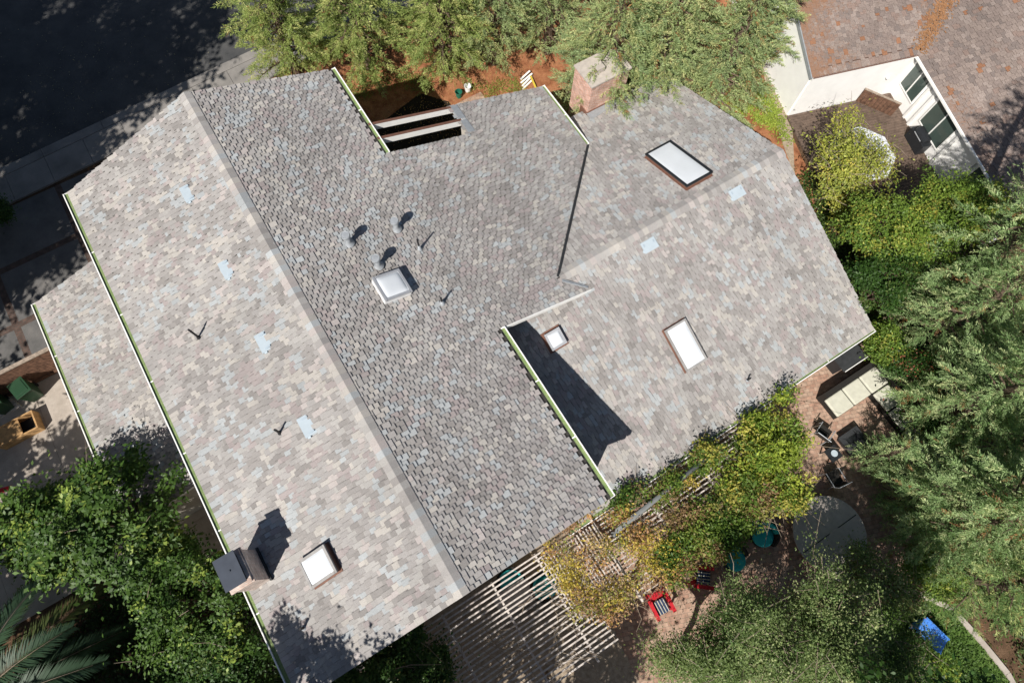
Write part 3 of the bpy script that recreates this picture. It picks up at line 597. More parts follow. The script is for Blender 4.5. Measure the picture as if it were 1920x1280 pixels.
con((1830,985),4,7.5,2.2,'redwood right of the round grey table',G_RED,seed=26,group=grpR,nb=150,lw=.85,dead=.09)
con((1920,1090),5,8,2.1,'yellow green redwood in the lower right corner above the pale edging',G_RED2,seed=27,group=grpR,nb=140,lw=.85)
# unseen street trees to the left: they shade the road and drive as in the photograph
for i,(x,y,h,r) in enumerate(((-21,31,18,5),(-15,33.5,10,3),(-19,25,18.5,5),(-22,20,18,4.6),(-16.8,20.8,9,2.4),(-13,24.5,19,3.8),(-24,27,21,5))):
    broadleaf(x,y,h,r,'unseen large dark street tree, number %d of the shade row by the road'%(i+1),G_OAK,nc=420,per=26,cr=.7,ll=.34,seed=40+i,rz=h*.36,name='unseen_street_tree',group='unseen street trees beside the road')
for i,(x,y,h,r) in enumerate(((-20.5,12.5,8,2.2),(-19,1,9,3.0),(-14.5,-2.5,9,3.0),(-19.6,7.0,9,2.6))):
    broadleaf(x,y,h,r,'dark garden tree left of the yard, number %d from the bins'%(i+1),G_OAK,nc=300,per=26,cr=.6,ll=.3,seed=50+i,rz=h*.33,name='garden_tree',group='garden trees left of the yard')
# lower-left trees
def bl(pxy,z,h,r,label,cols,**k):
    x,y=cx(*pxy,z);return broadleaf(x,y,h,r,label,cols,**k)
bl((195,980),4.4,6.5,2.2,'dark glossy leafy tree beside the concrete yard at lower left',G_LFT,nc=230,per=66,ll=.17,cr=.4,lw=.5,seed=60,m='leaf2',upb=.8,twigs=.06)
bl((50,1000),3.4,4.4,1.4,'dark glossy leafy tree at the left edge above the palm',G_LFT,nc=220,per=60,ll=.17,cr=.4,lw=.5,seed=61,m='leaf2',upb=.8)
bl((380,1130),4,5.2,1.9,'leafy tree with pale new growth below the sooty chimney',G_LFT,nc=210,per=66,ll=.13,cr=.36,seed=62,m='leaf2',twigs=.12)
bl((300,1075),2.6,3.2,1.2,'low dark bush between the palm and the sooty chimney',G_OAK,nc=170,per=60,ll=.14,cr=.38,seed=63,m='leaf2')
bl((340,1250),3,3.6,1.2,'dark leafy tree right of the palm fronds at the bottom edge',G_OAK,nc=200,per=60,ll=.12,cr=.38,seed=64,m='leaf2')
bl((440,1270),3,4.2,1.5,'leafy tree against the left eave at the bottom edge',G_OAK,nc=200,per=60,ll=.12,cr=.36,seed=65,m='leaf2')
bl((775,1255),3.6,4.4,1.1,'leafy tree pushing through the left end of the pergola',G_OAK+[(.16,.15,.04)],nc=190,per=60,ll=.12,cr=.32,seed=66,m='leaf2',twigs=.2)
bl((700,1290),4.2,5.4,1.1,'leafy tree at the bottom edge against the roof',G_OAK,nc=160,per=60,ll=.12,cr=.32,seed=67,m='leaf2',twigs=.2)
broadleaf(7.4,-10.0,10.2,1.7,'unseen tall tree added outside the bottom edge to shade the patio',G_OAK,nc=190,per=46,ll=.17,cr=.42,seed=93,rz=2.4,name='garden_tree')  # unseen tree, added to throw shade on the patio
broadleaf(-2.6,-7.2,7.5,1.5,'leafy tree outside the bottom edge below the pergola middle',G_OAK,nc=180,per=46,ll=.17,cr=.4,seed=90,rz=2.2)
# shadow-casting tree off the bottom-left corner of the roof
broadleaf(-9,-1.9,12.6,1.25,'slender leafy tree just outside the bottom edge',G_OAK,nc=150,per=60,ll=.16,cr=.34,seed=68,rz=3.0)
broadleaf(-6.6,-2.9,12.0,.9,'thin leafy tree outside the bottom edge nearer the pergola',G_OAK,nc=90,per=60,ll=.16,cr=.32,seed=69,rz=2.6)
broadleaf(-6.4,-5.2,8.6,2.5,'wide leafy tree outside the bottom edge shading the left of the pergola',G_OAK,nc=330,per=50,ll=.19,cr=.45,seed=70,rz=2.8)
# courtyard and wing trees
bl((1588,296),2.6,4.3,2.05,'airy yellow green tree in the neighbour courtyard',G_YEL,nc=270,per=36,ll=.12,cr=.42,lw=.5,seed=71,twigs=.9,barkm='twig',shell=.1)
bl((1600,395),1.2,2.0,1.1,'low yellow green bush below the airy courtyard tree',G_YEL,nc=110,per=50,ll=.11,cr=.34,seed=72,twigs=.2)
bl((1660,440),3,4.6,1.7,'dense green tree beside the gable end',G_BRT+[(.3,.27,.05)],nc=280,per=60,ll=.11,cr=.34,seed=73)
bl((1770,420),3.5,5,1.8,'dense green tree below the neighbour eave',G_BRT+[(.25,.25,.05)],nc=300,per=60,ll=.11,cr=.34,seed=74)
bl((1640,540),2.5,3.8,1.3,'dark green tree close to the right corner of the gable',G_OAK,nc=200,per=60,ll=.11,cr=.34,seed=75)
bl((1850,400),4,5.2,1.5,'dense green tree at the corner of the neighbour roof',G_BRT,nc=220,per=60,ll=.11,cr=.34,seed=76)
bl((1658,650),1.6,2.4,.8,'yellow green bush at the right end of the gutter',G_BRT+[(.3,.3,.05)],nc=110,per=60,ll=.1,cr=.3,seed=77)
bl((1705,700),1.6,2.6,1.1,'dark bush behind the cream sofa',G_OAK+[(.25,.09,.05)],nc=140,per=60,ll=.1,cr=.34,seed=78)
bl((1740,790),1.3,2.0,.9,'reddish tipped bush behind the cream sofa',G_OAK+[(.3,.12,.07)],nc=110,per=60,ll=.1,cr=.34,seed=79)
# fine-leaved trees, lower right
bl((1425,1195),4.6,6.4,1.8,'fine leaved grey green tree below the teal chairs',G_OLV,nc=420,per=60,ll=.085,cr=.36,lw=.45,seed=81,twigs=.5,shell=.15,stray=.15)
bl((1560,1165),4.4,6.2,1.8,'fine leaved grey green tree below the round grey table',G_OLV,nc=360,per=56,ll=.085,cr=.36,lw=.45,seed=82,twigs=.5,shell=.15,stray=.15)
bl((1345,1245),4.2,5.8,1.5,'fine leaved tree at the bottom edge right of the gravel',G_OLV,nc=340,per=56,ll=.085,cr=.36,lw=.45,seed=83,twigs=.4,shell=.15,stray=.15)
bl((1640,1090),2.2,3.4,1.3,'small brownish green tree between the round table and the lawn',G_OLV+[(.26,.13,.08)],nc=200,per=50,ll=.09,cr=.34,lw=.45,seed=84,twigs=.5,shell=.15,stray=.15)
bl((1650,1250),3,4.2,1.6,'fine leaved tree over the lawn at the bottom edge',[(.05,.1,.025),(.08,.14,.035),(.12,.17,.05)],nc=280,per=56,ll=.085,cr=.36,lw=.45,seed=85,twigs=.4,shell=.15,stray=.15)
bl((1500,1270),3,4.4,1.8,'fine leaved tree at the bottom edge, middle of three',G_OLV,nc=320,per=56,ll=.085,cr=.36,lw=.45,seed=86,twigs=.4,shell=.15,stray=.15)
bl((1760,1075),1.6,2.6,1.0,'green bush left of the pale edging',G_BRT,nc=130,per=56,ll=.09,cr=.34,seed=87)
bl((1740,1265),1.0,1.6,.9,'low green bush on the lawn below the blue sheet',G_BRT,nc=110,per=56,ll=.09,cr=.3,seed=88)
# left street shrub, groundcover
bl((-12,400),.9,1.5,.7,'dark green shrub at the left edge by the driveway',G_OAK,nc=120,per=56,ll=.09,cr=.3,seed=89,name='shrub',cat='shrub')
def cover(name,poly,n,cols,label,hz=.25,ll=.09,seed=5,cat='groundcover',clump=.3,m='leaf'):
    rg=np.random.default_rng(seed);p=np.array(poly);lo,hi=p.min(0),p.max(0);cs=[]
    def ins(q):
        k=False
        for i in range(len(p)):
            a,b_=p[i],p[(i+1)%len(p)]
            if (a[1]>q[1])!=(b_[1]>q[1]) and q[0]<(b_[0]-a[0])*(q[1]-a[1])/(b_[1]-a[1])+a[0]:k=not k
        return k
    while len(cs)<n:
        q=rg.uniform(lo,hi)
        if ins(q):cs.append(q)
    cs=np.array(cs);per=40;idx=np.repeat(np.arange(n),per);N=len(idx);hh=rg.uniform(.3,1,n)*hz
    pos=np.zeros((N,3));pos[:,:2]=cs[idx]+rg.normal(size=(N,2))*clump*.5;pos[:,2]=.03+hh[idx]*rg.uniform(.3,1,N)
    nr=unit(np.array([0,0,.9])+rg.normal(size=(N,3))*.4);dr=unit(rg.normal(size=(N,3)));dr=unit(dr-nr*(dr*nr).sum(1)[:,None]);ln=ll*rg.uniform(.6,1.4,N)
    C=np.array(cols);w=rg.random(n)[idx][:,None];col=(C[0]*(1-w)+C[1]*w)*rg.uniform(.75,1.3,(N,1));c0=(*p.mean(0),0)
    return tag(leaves(name,m,pos,dr,nr,ln,ln*.6,col,None,c0),label,cat,None,'stuff')
cover('groundcover',px((1255,135),(1480,270),(1440,170),(1330,110)),330,[(.34,.40,.06),(.24,.32,.06)],'bright yellow green groundcover between the right wing eave and the orange mulch',.35,.09,5)
cover('groundcover',px((640,150),(700,120),(790,140),(830,170),(720,165),(660,200)),70,[(.22,.24,.06),(.16,.2,.05)],'sparse low weeds on the orange mulch at the top',.1,.07,6)
cover('groundcover',px((870,165),(960,150),(1000,170),(900,185)),26,[(.26,.28,.06),(.2,.22,.05)],'sparse weeds beside the buckets',.1,.07,7)
cover('grass',[(8.2,-9.4),(13.8,-9.6),(14.4,-17),(5,-17)],900,[(.06,.12,.02),(.10,.17,.035)],'green lawn grass in the lower right corner',.08,.09,8,'grass',.5)
cover('ground_shrubbery',[(17.9,7),(22,7.3),(26,1.2),(26,-8),(18.7,-8),(17.9,-.5)],900,[(.05,.10,.02),(.09,.14,.03)],'dark green undergrowth right of the gable end',.8,.11,9,'undergrowth',.5)
cover('ground_shrubbery',[(-17,6.5),(-11.5,6.8),(-7.2,3.5),(-7.2,-3),(-16,-3)],500,[(.03,.06,.012),(.05,.09,.02)],'dark undergrowth below the trees at lower left',.5,.13,10,'undergrowth',.5)
cover('ground_shrubbery',[(14.9,-9),(19,-7),(24,-9),(24,-16),(15,-16)],420,[(.06,.10,.03),(.10,.14,.04)],'undergrowth beyond the pale edging in the lower right corner',.5,.11,11,'undergrowth',.5)
cover('leaf_litter',[(-14,27.3),(3,27.8),(3,31),(-10,36),(-14,33)],16,[(.30,.26,.18),(.4,.36,.28)],'scattered pale fallen leaves on the road near the kerb',.0,.06,12,'litter',2.6)
cover('leaf_litter',[(4,17),(14,17.5),(14,24),(4,22)],60,[(.45,.30,.12),(.35,.16,.07)],'scattered fallen leaves on the orange mulch',.02,.07,13,'litter',1.5)
# palm
def palm(x,y,h,label):
    root=thing('palm_tree',(x,y,0),label,'palm');rg=np.random.default_rng(3)
    b=MB();b.tube([(x,y,0),(x+.1,y,h*.5),(x,y,h)],[.35,.3,.32],12);b.build('trunk','bark',root)
    for i in range(26):
        az=i*2.39996;el=.15+.85*(i/26);Ln=rg.uniform(4.0,5.0);pos=[];dr=[];nr=[];ln=[];col=[];K=95;dh=np.array([math.cos(az),math.sin(az),0.])
        pts=[]
        for k in range(K):
            t=k/(K-1);p=np.array([x,y,h])+dh*Ln*t*math.cos(el*.75)+np.array([0,0,Ln*(math.sin(el)*t-.62*t*t)]);pts.append(p)
        pts=np.array(pts);tn=unit(np.gradient(pts,axis=0));sd2=unit(np.cross(tn,np.array([0,0,1.])+0*tn));un=np.cross(sd2,tn)
        g=rg.uniform(.7,1.25);yel=rg.random()<.25
        for s in(-1,1):
            for k in range(6,K):
                t=k/(K-1);pos.append(pts[k]);q=tn[k]*(.55+.5*t)+sd2[k]*s*.9+un[k]*.22+rg.normal(size=3)*.05;dr.append(q);nr.append(un[k]-sd2[k]*s*.35);ln.append(.72*math.sin(math.pi*(.12+.8*t))**.8)
                col.append(np.array((.10,.13,.04) if yel else (.045,.085,.045))*g)
        b=MB();b.tube([tuple(p) for p in pts[::8]],[.025*(1-j/13) for j in range(len(pts[::8]))],4,cap=False);st=b.build('frond','twig',root)
        n=len(pos);ln=np.array(ln)*rg.uniform(.85,1.1,n);leaves('leaflets','leaf2',np.array(pos),unit(np.array(dr)),unit(np.array(nr)),ln,np.full(n,.05),np.array(col),st,(x,y,0))
px_,py_=cx(-60,1330,4.2);palm(px_,py_,4.0,'large fan of dark palm fronds in the lower left corner')
# ---------------------------------------------------------------- neighbour house (own frame)
O=np.array([23.64,10.5]);a_=math.radians(-16.5);EX=np.array([math.cos(a_),math.sin(a_)]);EY=np.array([-math.sin(a_),math.cos(a_)])
def nb(x,y):q=O+EX*x+EY*y;return(float(q[0]),float(q[1]))
def n3(x,y,z):return(*nb(x,y),z)
neigh=thing('neighbour_house',(*nb(8,2),0),'white walled neighbouring house with a needle strewn brown roof at top right','house')
q1=Plane((*nb(0,0),2.75),EX,-EY,.36);q2=Plane((*nb(5.45,0),2.75),EY,-EX,.36)
b=MB();b.cur=(.2,.14,.11);PB=np.array([(.22,.175,.155),(.25,.20,.175),(.19,.155,.14),(.27,.22,.195),(.23,.17,.145)]);PBW=np.array([.3,.25,.2,.13,.12])
shingles(b,q1,[nb(-.05,-.08),nb(5.4,-.08),nb(15.5,9.8),nb(-.05,9.8)],e=.2,w=(.16,.3),t=.018,pal=PB,palw=PBW,seed=91,dirt=.05)
shingles(b,q2,[nb(5.4,-.1),nb(5.4,-9.5),nb(16,-9.5),nb(16,10.3)],e=.2,w=(.16,.3),t=.018,pal=PB,palw=PBW,seed=92,dirt=.01)
slab(b,q1,[nb(-.03,-.06),nb(5.4,-.06),nb(15.5,9.8),nb(-.03,9.8)],-.1,-.022,(.1,.06,.045));slab(b,q2,[nb(5.42,-.1),nb(5.42,-9.5),nb(16,-9.5),nb(16,10.3)],-.1,-.022,(.1,.06,.045))
mn=matattr('neighbour_shingle',grain=.3,gscale=30,big=.15)
NN,KK=mn.node_tree.nodes,mn.node_tree.links;src=NN['Principled BSDF'].inputs['Base Color'].links[0].from_socket
tc=NN.new('ShaderNodeTexCoord');n1=NN.new('ShaderNodeTexNoise');n1.inputs['Scale'].default_value=7;n1.inputs['Detail'].default_value=6;n1.inputs['Roughness'].default_value=.75;n2=NN.new('ShaderNodeTexNoise');n2.inputs['Scale'].default_value=.22;n2.inputs['Detail'].default_value=2
KK.new(tc.outputs['Object'],n1.inputs['Vector']);KK.new(tc.outputs['Object'],n2.inputs['Vector'])
sx=NN.new('ShaderNodeVectorMath');sx.operation='DOT_PRODUCT';sx.inputs[1].default_value=(-.03*EX[0]+.015*EY[0],-.03*EX[1]+.015*EY[1],0);KK.new(tc.outputs['Object'],sx.inputs[0])
ad=NN.new('ShaderNodeMath');KK.new(n1.outputs[0],ad.inputs[0]);KK.new(sx.outputs['Value'],ad.inputs[1]);a2=NN.new('ShaderNodeMath');KK.new(ad.outputs[0],a2.inputs[0]);KK.new(n2.outputs[0],a2.inputs[1])
mr=NN.new('ShaderNodeMapRange');mr.inputs[1].default_value=1.09;mr.inputs[2].default_value=1.28;KK.new(a2.outputs[0],mr.inputs[0])
mm=NN.new('ShaderNodeMix');mm.data_type='RGBA';KK.new(mr.outputs[0],mm.inputs[0]);KK.new(src,mm.inputs[6]);mm.inputs[7].default_value=(.25,.145,.095,1);KK.new(mm.outputs[2],NN['Principled BSDF'].inputs['Base Color'])
nroof=b.build('roof',mn,neigh)
b=MB();rg=random.Random(4)
for i in range(4200):                                            # drift of orange needles in the valley
    t=rg.uniform(0,1)**.8*9;w=rg.gauss(0,.3)*(.6+t*.08);x=5.45+t+w*.7;y=t-w*.7;z=min(q1.z(*nb(x,y)) if y<x-5.45 or True else 0,1e9);z=max(q1.z(*nb(x,y)),q2.z(*nb(x,y))) if False else (q1.z(*nb(x,y)) if y>x-5.45 else q2.z(*nb(x,y)))
    an=rg.uniform(0,3.14);l=rg.uniform(.03,.08);c=rg.uniform(.8,1.25);b.obox(n3(x,y,z+.035),(l*math.cos(an),l*math.sin(an),.0),(-.02*math.sin(an),.02*math.cos(an),.0),(0,0,.008),(.30*c,.16*c,.08*c))
tag(b.build('needle_drift',matattr('needles',grain=.3,gscale=30),nroof),'drift of orange needles lying in the valley',kind='stuff')
b=MB();b.bar(n3(-.05,-.13,2.68),n3(5.5,-.13,2.68),.04,.12);b.bar(n3(5.36,-.1,2.68),n3(5.36,-9.5,2.68),.1,.1);b.build('fascia','trim',nroof)
b=MB();b.bar(n3(-.05,-.16,2.76),n3(5.4,-.16,2.76),.03,.05);b.build('drip_edge','flash_brown',nroof)
b=MB();a=q1.at(*nb(-.1,-.1));c=q1.at(*nb(-.1,9.8));b.bar(a+np.array([0,0,-.06]),c+np.array([0,0,-.06]),.05,.2);b.build('rake_board','flash_grey',nroof)
b=MB();b.cur=None
wall(b,nb(0,9.7),nb(0,0),0,q1.z(*nb(0,9.7))-.12,2.66);wall(b,nb(0,0),nb(5.72,0),0,2.66,2.66);wall(b,nb(5.72,0),nb(5.72,-9.5),0,2.66,2.66)
nw=b.build('wall','white_wall',neigh)
def nwin(y0,y1,z0,z1,lab,nm='window',mull=True):
    r=MB();X=5.62
    for (ya,yb,za,zb_) in((y0,y1,z0-.06,z0),(y0,y1,z1,z1+.06),(y0-.06,y0,z0-.06,z1+.06),(y1,y1+.06,z0-.06,z1+.06)):r.obox(n3(X,(ya+yb)/2,(za+zb_)/2),(EX[0]*.03,EX[1]*.03,0),(EY[0]*abs(yb-ya)/2,EY[1]*abs(yb-ya)/2,0),(0,0,(zb_-za)/2))
    if mull:r.obox(n3(X,(y0+y1)/2,(z0+z1)/2),(EX[0]*.025,EX[1]*.025,0),(EY[0]*.03,EY[1]*.03,0),(0,0,(z1-z0)/2))
    w=r.build(nm,'trim',neigh);tag(w,lab)
    g=MB();g.obox(n3(X+.005,(y0+y1)/2,(z0+z1)/2),(EX[0]*.01,EX[1]*.01,0),(EY[0]*(y1-y0)/2,EY[1]*(y1-y0)/2,0),(0,0,(z1-z0)/2));g.build('pane','glass',w)
nwin(-1.45,-.25,.95,2.5,'window nearest the inner corner');nwin(-4.2,-2.5,.85,2.5,'wide middle window');nwin(-7.9,-6.3,.2,2.5,'dark window at the far end')
b=MB()
for y in(-1.7,-2.15,-4.55,-6.0):b.obox(n3(5.6,y,1.33),(EX[0]*.03,EX[1]*.03,0),(EY[0]*.07,EY[1]*.07,0),(0,0,1.32))
b.build('wall_batten','trim',neigh)
b=MB();b.lathe([(.08,0),(.08,.08),(.05,.12)],n3(4.6,-.12,1.5),(-EY[0],-EY[1],0),14);b.build('wall_lamp','frame_white',neigh)
b=MB()
for i in range(64):
    y=-.14-i*.145;b.obox(n3(2.75,y-.06,.06),(EX[0]*2.9,EX[1]*2.9,0),(EY[0]*.066,EY[1]*.066,0),(0,0,.06))
tag(b.build('wooden_deck','deckwood'),'dark weathered board deck in the neighbour courtyard','deck')
# courtyard objects
def regular(n,r,c,rot=0):return[(c[0]+r*math.cos(2*math.pi*i/n+rot),c[1]+r*math.sin(2*math.pi*i/n+rot)) for i in range(n)]
c=P(1618,288,.8)[:2];t=thing('hot_tub',(*c,0),'white octagonal hot tub cover half hidden under the airy yellow green tree','hot tub')
b=MB();b.prism(regular(8,1.5,c,.1),.12,.68);b.build('tub_shell','fence',t)
b=MB();b.prism(regular(8,1.6,c,.1),.69,.8);cv=b.build('cover','dome',t,bevel=.02)
b=MB();b.bar((c[0]-1.2,c[1]-.6,.807),(c[0]+1.2,c[1]+.6,.807),.03,.012);b.build('seam','joint',cv)
a=np.array(P(1622,167,1.0)[:2]);q=np.array(P(1690,196,1.0)[:2]);t=thing('wooden_screen',(*((a+q)/2),0),'short brown board screen standing in the corner of the neighbour courtyard','fence')
b=MB();n=9
for i in range(n):
    p=a+(q-a)*(i+.5)/n;dv=(q-a)/n/2*.93;b.obox((*p,.56),(*dv,0),(-dv[1]/np.linalg.norm(dv)*.012,dv[0]/np.linalg.norm(dv)*.012,0),(0,0,.43))
b.build('boards','fence',t);b=MB();b.bar((*a,1.02),(*q,1.02),.1,.04);b.build('top_rail','wood',t)
bb=P(1722,262,.5);t=thing('barbecue',(bb[0],bb[1],0),'black covered barbecue against the white neighbouring wall','barbecue')
b=MB()
ex=np.array([*EX,0]);ey=np.array([*EY,0]);C=np.array([bb[0],bb[1],.45]);b.obox(C,ex*.25,ey*.6,(0,0,.33));b.build('body','frame_black',t,bevel=.03)
b=MB();b.lathe([(.0,-.42),(.2,-.42),(.25,-.38),(.25,.38),(.2,.42),(0,.42)],C+np.array([0,0,.36]),ey,16);b.build('lid','frame_black',t)
b=MB();b.bar(C+ex*-.3+ey*-.3+np.array([0,0,.4]),C+ex*-.3+ey*.3+np.array([0,0,.4]),.03,.03);b.build('handle','dome_frame',t)
# ---------------------------------------------------------------- fence and side yard
t=thing('wooden_fence',(-14,16.5,0),'stained vertical board fence with a pale cap rail beside the bins','fence')
b=MB()
for i in range(60):
    x=-19+i*.145;b.box((x,16.46,.06),(x+.138,16.482,1.72))
b.build('fence_boards','fence',t);b=MB();b.box((-19,16.40,1.73),(-10.4,16.56,1.78));b.build('cap_rail','wood',t)
for x in(-18.9,-16.5,-14.1,-11.7):b=MB();b.box((x,16.485,0),(x+.1,16.585,1.725));b.build('post','wood',t)
b=MB();b.box((-19,16.35,.08),(-10.4,16.455,.2));b.build('kick_board','fence',t)
def bin_(loc,rz,label):
    t=thing('wheelie_bin',(0,0,0),label,'bin','wheelie bins by the fence');b=MB()
    lo=[(-.24,-.3),(.24,-.3),(.24,.3),(-.24,.3)];hi=[(-.3,-.36),(.3,-.36),(.3,.38),(-.3,.38)]
    b.add([(*p,.06) for p in lo]+[(*p,.98) for p in hi],[[0,3,2,1],[4,5,6,7]]+[[i,(i+1)%4,4+(i+1)%4,4+i] for i in range(4)]);b.build('body','binlid',t,bevel=.03)
    b=MB();b.obox((0,.0,1.02),(.32,0,0),(0,.4,0),(0,0,.03));b.obox((0,0,1.06),(.24,0,0),(0,.3,0),(0,0,.012));l=b.build('lid','binlid',t,bevel=.02)
    b=MB();b.tube([(-.26,.43,.98),(.26,.43,.98)],.02,8);b.build('handle','binlid',t)
    for s in(-1,1):b=MB();b.lathe([(.12,-.025),(.12,.025)],(s*.27,.3,.12),(1,0,0),14);b.build('wheel','black',t)
    t.location=loc;t.rotation_euler=(0,0,rz);return t
x,y=cx(38,728,1);bin_((x,y,.04),.25,'green wheelie bin nearest the garage wall by the fence')
x,y=cx(-18,752,1);bin_((x,y,.04),.25,'green wheelie bin cut by the left edge')
c=P(40,800,.4);t=thing('wooden_crate',(c[0],c[1],.04),'tan open topped wooden planter crate on the yard slab below the bins','crate');b=MB();A=.0
def cr(p0,p1,z0,z1,m,nm):
    b=MB();b.box((c[0]+p0[0],c[1]+p0[1],z0),(c[0]+p1[0],c[1]+p1[1],z1));return b.build(nm,m,t)
cr((-1.0,-.42),(.62,-.36),.04,.5,'tanwood','side_board');cr((-1.0,.36),(.62,.42),.04,.5,'tanwood','side_board');cr((.56,-.36),(.62,.36),.04,.5,'tanwood','end_board');cr((-1.0,-.36),(-.94,.36),.04,.5,'tanwood','end_board')
cr((-.94,-.36),(.56,.36),.05,.1,'frame_black','base');cr((-.94,-.36),(.0,.36),.42,.46,'tanwood','lid_board')
c=P(5,762,.2);t=thing('timber_stack',(c[0],c[1],.04),'low stack of grey planks between the bins and the crate','timber')
for i in range(5):b=MB();b.box((c[0]-1.2,c[1]-.35+i*.14,.04),(c[0]+.6-.07*i,c[1]-.23+i*.14,.16+.03*(i%2)));b.build('plank','slat',t)
c=P(8,915,.3);t=thing('plastic_chair',(c[0],c[1],.035),'bright red plastic chair edge at the left margin','chair')
b=MB();b.bar((c[0]-.9,c[1]+.15,.4),(c[0]+.28,c[1]-.12,.33),.16,.06);b.build('seat','red',t,bevel=.02);b=MB();b.bar((c[0]-.2,c[1],.04),(c[0]-.2,c[1],.36),.06,.06,up=(1,0,0));b.build('leg','red',t)
c=P(5,965,.5);t=thing('barrel',(c[0]-.2,c[1],.035),'round tan wooden barrel at the left margin','barrel');b=MB();b.lathe([(.36,0),(.44,.2),(.47,.4),(.44,.62),(.38,.8),(.34,.8),(.33,.7),(0,.7)],(c[0]-.2,c[1],.035),n=24);k=b.build('body','tanwood',t,smooth=True)
for z in(.22,.6):b=MB();b.lathe([(.455,-.02),(.462,.02)],(c[0]-.2,c[1],z),n=24);b.build('hoop','fence',t)
# buckets, boards, brick pad by the mulch
def bucket(p,m,label,rim):
    c=P(*p,.3);t=thing('bucket',(c[0],c[1],.006),label,'bucket');b=MB();b.lathe([(.13,0),(.17,.34),(.185,.34),(.185,.37),(.165,.37),(.15,.1),(0,.1)],(c[0],c[1],.006),n=22);b.build('pail',m,t,smooth=False)
    b=MB();b.tube([(c[0]+.19*math.cos(k),c[1]+.19*math.sin(k),.36) for k in np.linspace(0,3.14,9)],.008,5);b.build('handle',rim,t)
bucket((877,163),'plastic_white','white bucket on the orange mulch','black');bucket((860,174),'plastic_green','green bucket beside the white bucket','black')
b=MB();c=P(890,188,0);b.box((c[0]-.9,c[1]-.8,.012),(c[0]+.5,c[1]+.25,.05));tag(b.build('brick_step','paver'),'small brick landing beside the buckets','step')
c=P(990,155,.2);t=thing('board_pile',(c[0],c[1],.006),'untidy pile of white and yellow boards on the mulch near the eave','timber')
for i,(dx,dy,an,m,l) in enumerate(((-.2,.1,1.2,'yellow',.45),(0,0,.3,'trim',.42),(.05,.16,.35,'trim',.4),(.1,.3,.25,'trim',.42),(.25,-.1,1.35,'yellow',.4),(.12,.45,.3,'trim',.36))):
    b=MB();b.bar((c[0]+dx-l*math.cos(an),c[1]+dy-l*math.sin(an),.05+.035*i),(c[0]+dx+l*math.cos(an),c[1]+dy+l*math.sin(an),.05+.035*i),.09,.03);b.build('board',m,t)
# ---------------------------------------------------------------- pergola, awning pipe and vine
pg=thing('pergola',(1,-2.5,0),'long pergola of narrow weathered slats against the lower eave of the house','pergola')
b=MB();rg=random.Random(9)
for i in range(23):
    y=-.55-i*.172;b.bar((-4.8+rg.uniform(-.1,.1),y,2.62),(1.55+.03*i+rg.uniform(-.06,.06),y+rg.uniform(-.03,.03),2.62),.055,.04)
b.build('slats','slat',pg)
b=MB()
for i in range(17):
    x=1.35+i*.135;b.bar((x,-.75,2.66),(x+rg.uniform(-.02,.02),-3.2+rg.uniform(-.2,.1),2.66),.05,.035)
b.build('cross_slats','slat',pg)
b=MB()
for i in range(18):
    y=-.75-i*.17;b.bar((3.75,y,2.6),(11.9-i*.08,y,2.6),.05,.035)
b.build('upper_slats','slat',pg)
for x in(-4.6,-2.6,-.6,1.2,3.6,5.8,8.2,10.6):
    b=MB();b.bar((x,-.5,2.5),(x,-4.6 if x<2 else -3.85,2.5),.07,.16);b.build('rafter','slat',pg)
    b=MB();yy=-4.4 if x<2 else -3.7;b.box((x-.06,yy,0),(x+.06,yy+.12,2.42));b.build('post','wood',pg)
b=MB();a=np.array(P(1152,998,3.05));q=np.array(P(1335,850,3.05));b.tube([tuple(a+np.array([0,-.1,-.35])),tuple(a+np.array([-.05,-.02,-.1])),tuple(a+np.array([.1,0,0])),tuple(q)],.085,12)
tag(b.build('stove_pipe','pipe_grey',smooth=True),'long grey pipe with a bent end lying over the pergola slats','pipe')
def vine(cs,n,cols,label,seed,ll=.12,per=46,thick=.22,name='climbing_vine',tw=.5,edge=0):
    rg=np.random.default_rng(seed);cen=[]
    for (x,y,rx,ry,w) in cs:
        k=int(n*w);a=rg.uniform(0,6.28,k);q=np.sqrt(rg.random(k));g=np.stack([x+np.cos(a)*q*rx,y+np.sin(a)*q*ry],1);cen.append(g)
    cen=np.concatenate(cen);n=len(cen);c0=cen.mean(0);root=thing(name,(c0[0],c0[1],0),label,'vine')
    z=2.72+rg.random(n)**2*thick*2;idx=np.repeat(np.arange(n),per);N=len(idx);off=rg.normal(size=(N,3))*np.array([.17,.17,.1]);pos=np.column_stack([cen[idx],z[idx]])+off;pos[:,2]=np.maximum(pos[:,2],2.66)
    nr=unit(np.array([0,0,.7])+rg.normal(size=(N,3))*.5);dr=unit(rg.normal(size=(N,3)));dr=unit(dr-nr*(dr*nr).sum(1)[:,None]);ln=ll*rg.uniform(.5,1.3,N)
    C=np.array(cols);pick=np.clip(((np.sin(cen[:,0]*2.1+1)+np.cos(cen[:,1]*2.9+cen[:,0])+2)/4*len(C)+rg.normal(size=n)*1.1).astype(int),0,len(C)-1);col=C[pick][idx]*rg.uniform(.7,1.3,(N,1));leaves('leaves','leaf',pos,dr,nr,ln,ln*.5,col,root,(c0[0],c0[1],0))
    b=MB()
    for i in range(int(n*tw)):
        p=np.array([*cen[rg.integers(n)],2.74+rg.random()*.15]);q=p+rg.normal(size=3)*np.array([.6,.6,.1]);b.tube([p,(p+q)/2+rg.normal(size=3)*.08,q],[.012,.01,.006],4,cap=False)
    b.tube([(c0[0],c0[1],0),(c0[0]+.1,c0[1],1.4),(c0[0],c0[1]-.1,2.75)],[.06,.05,.03],7);b.build('stems','twig',root);return root
V=lambda x,y:cx(x,y,2.9)
def vc(x,y,r,ry,w):q=V(x,y);return(q[0],q[1],r,ry,w)
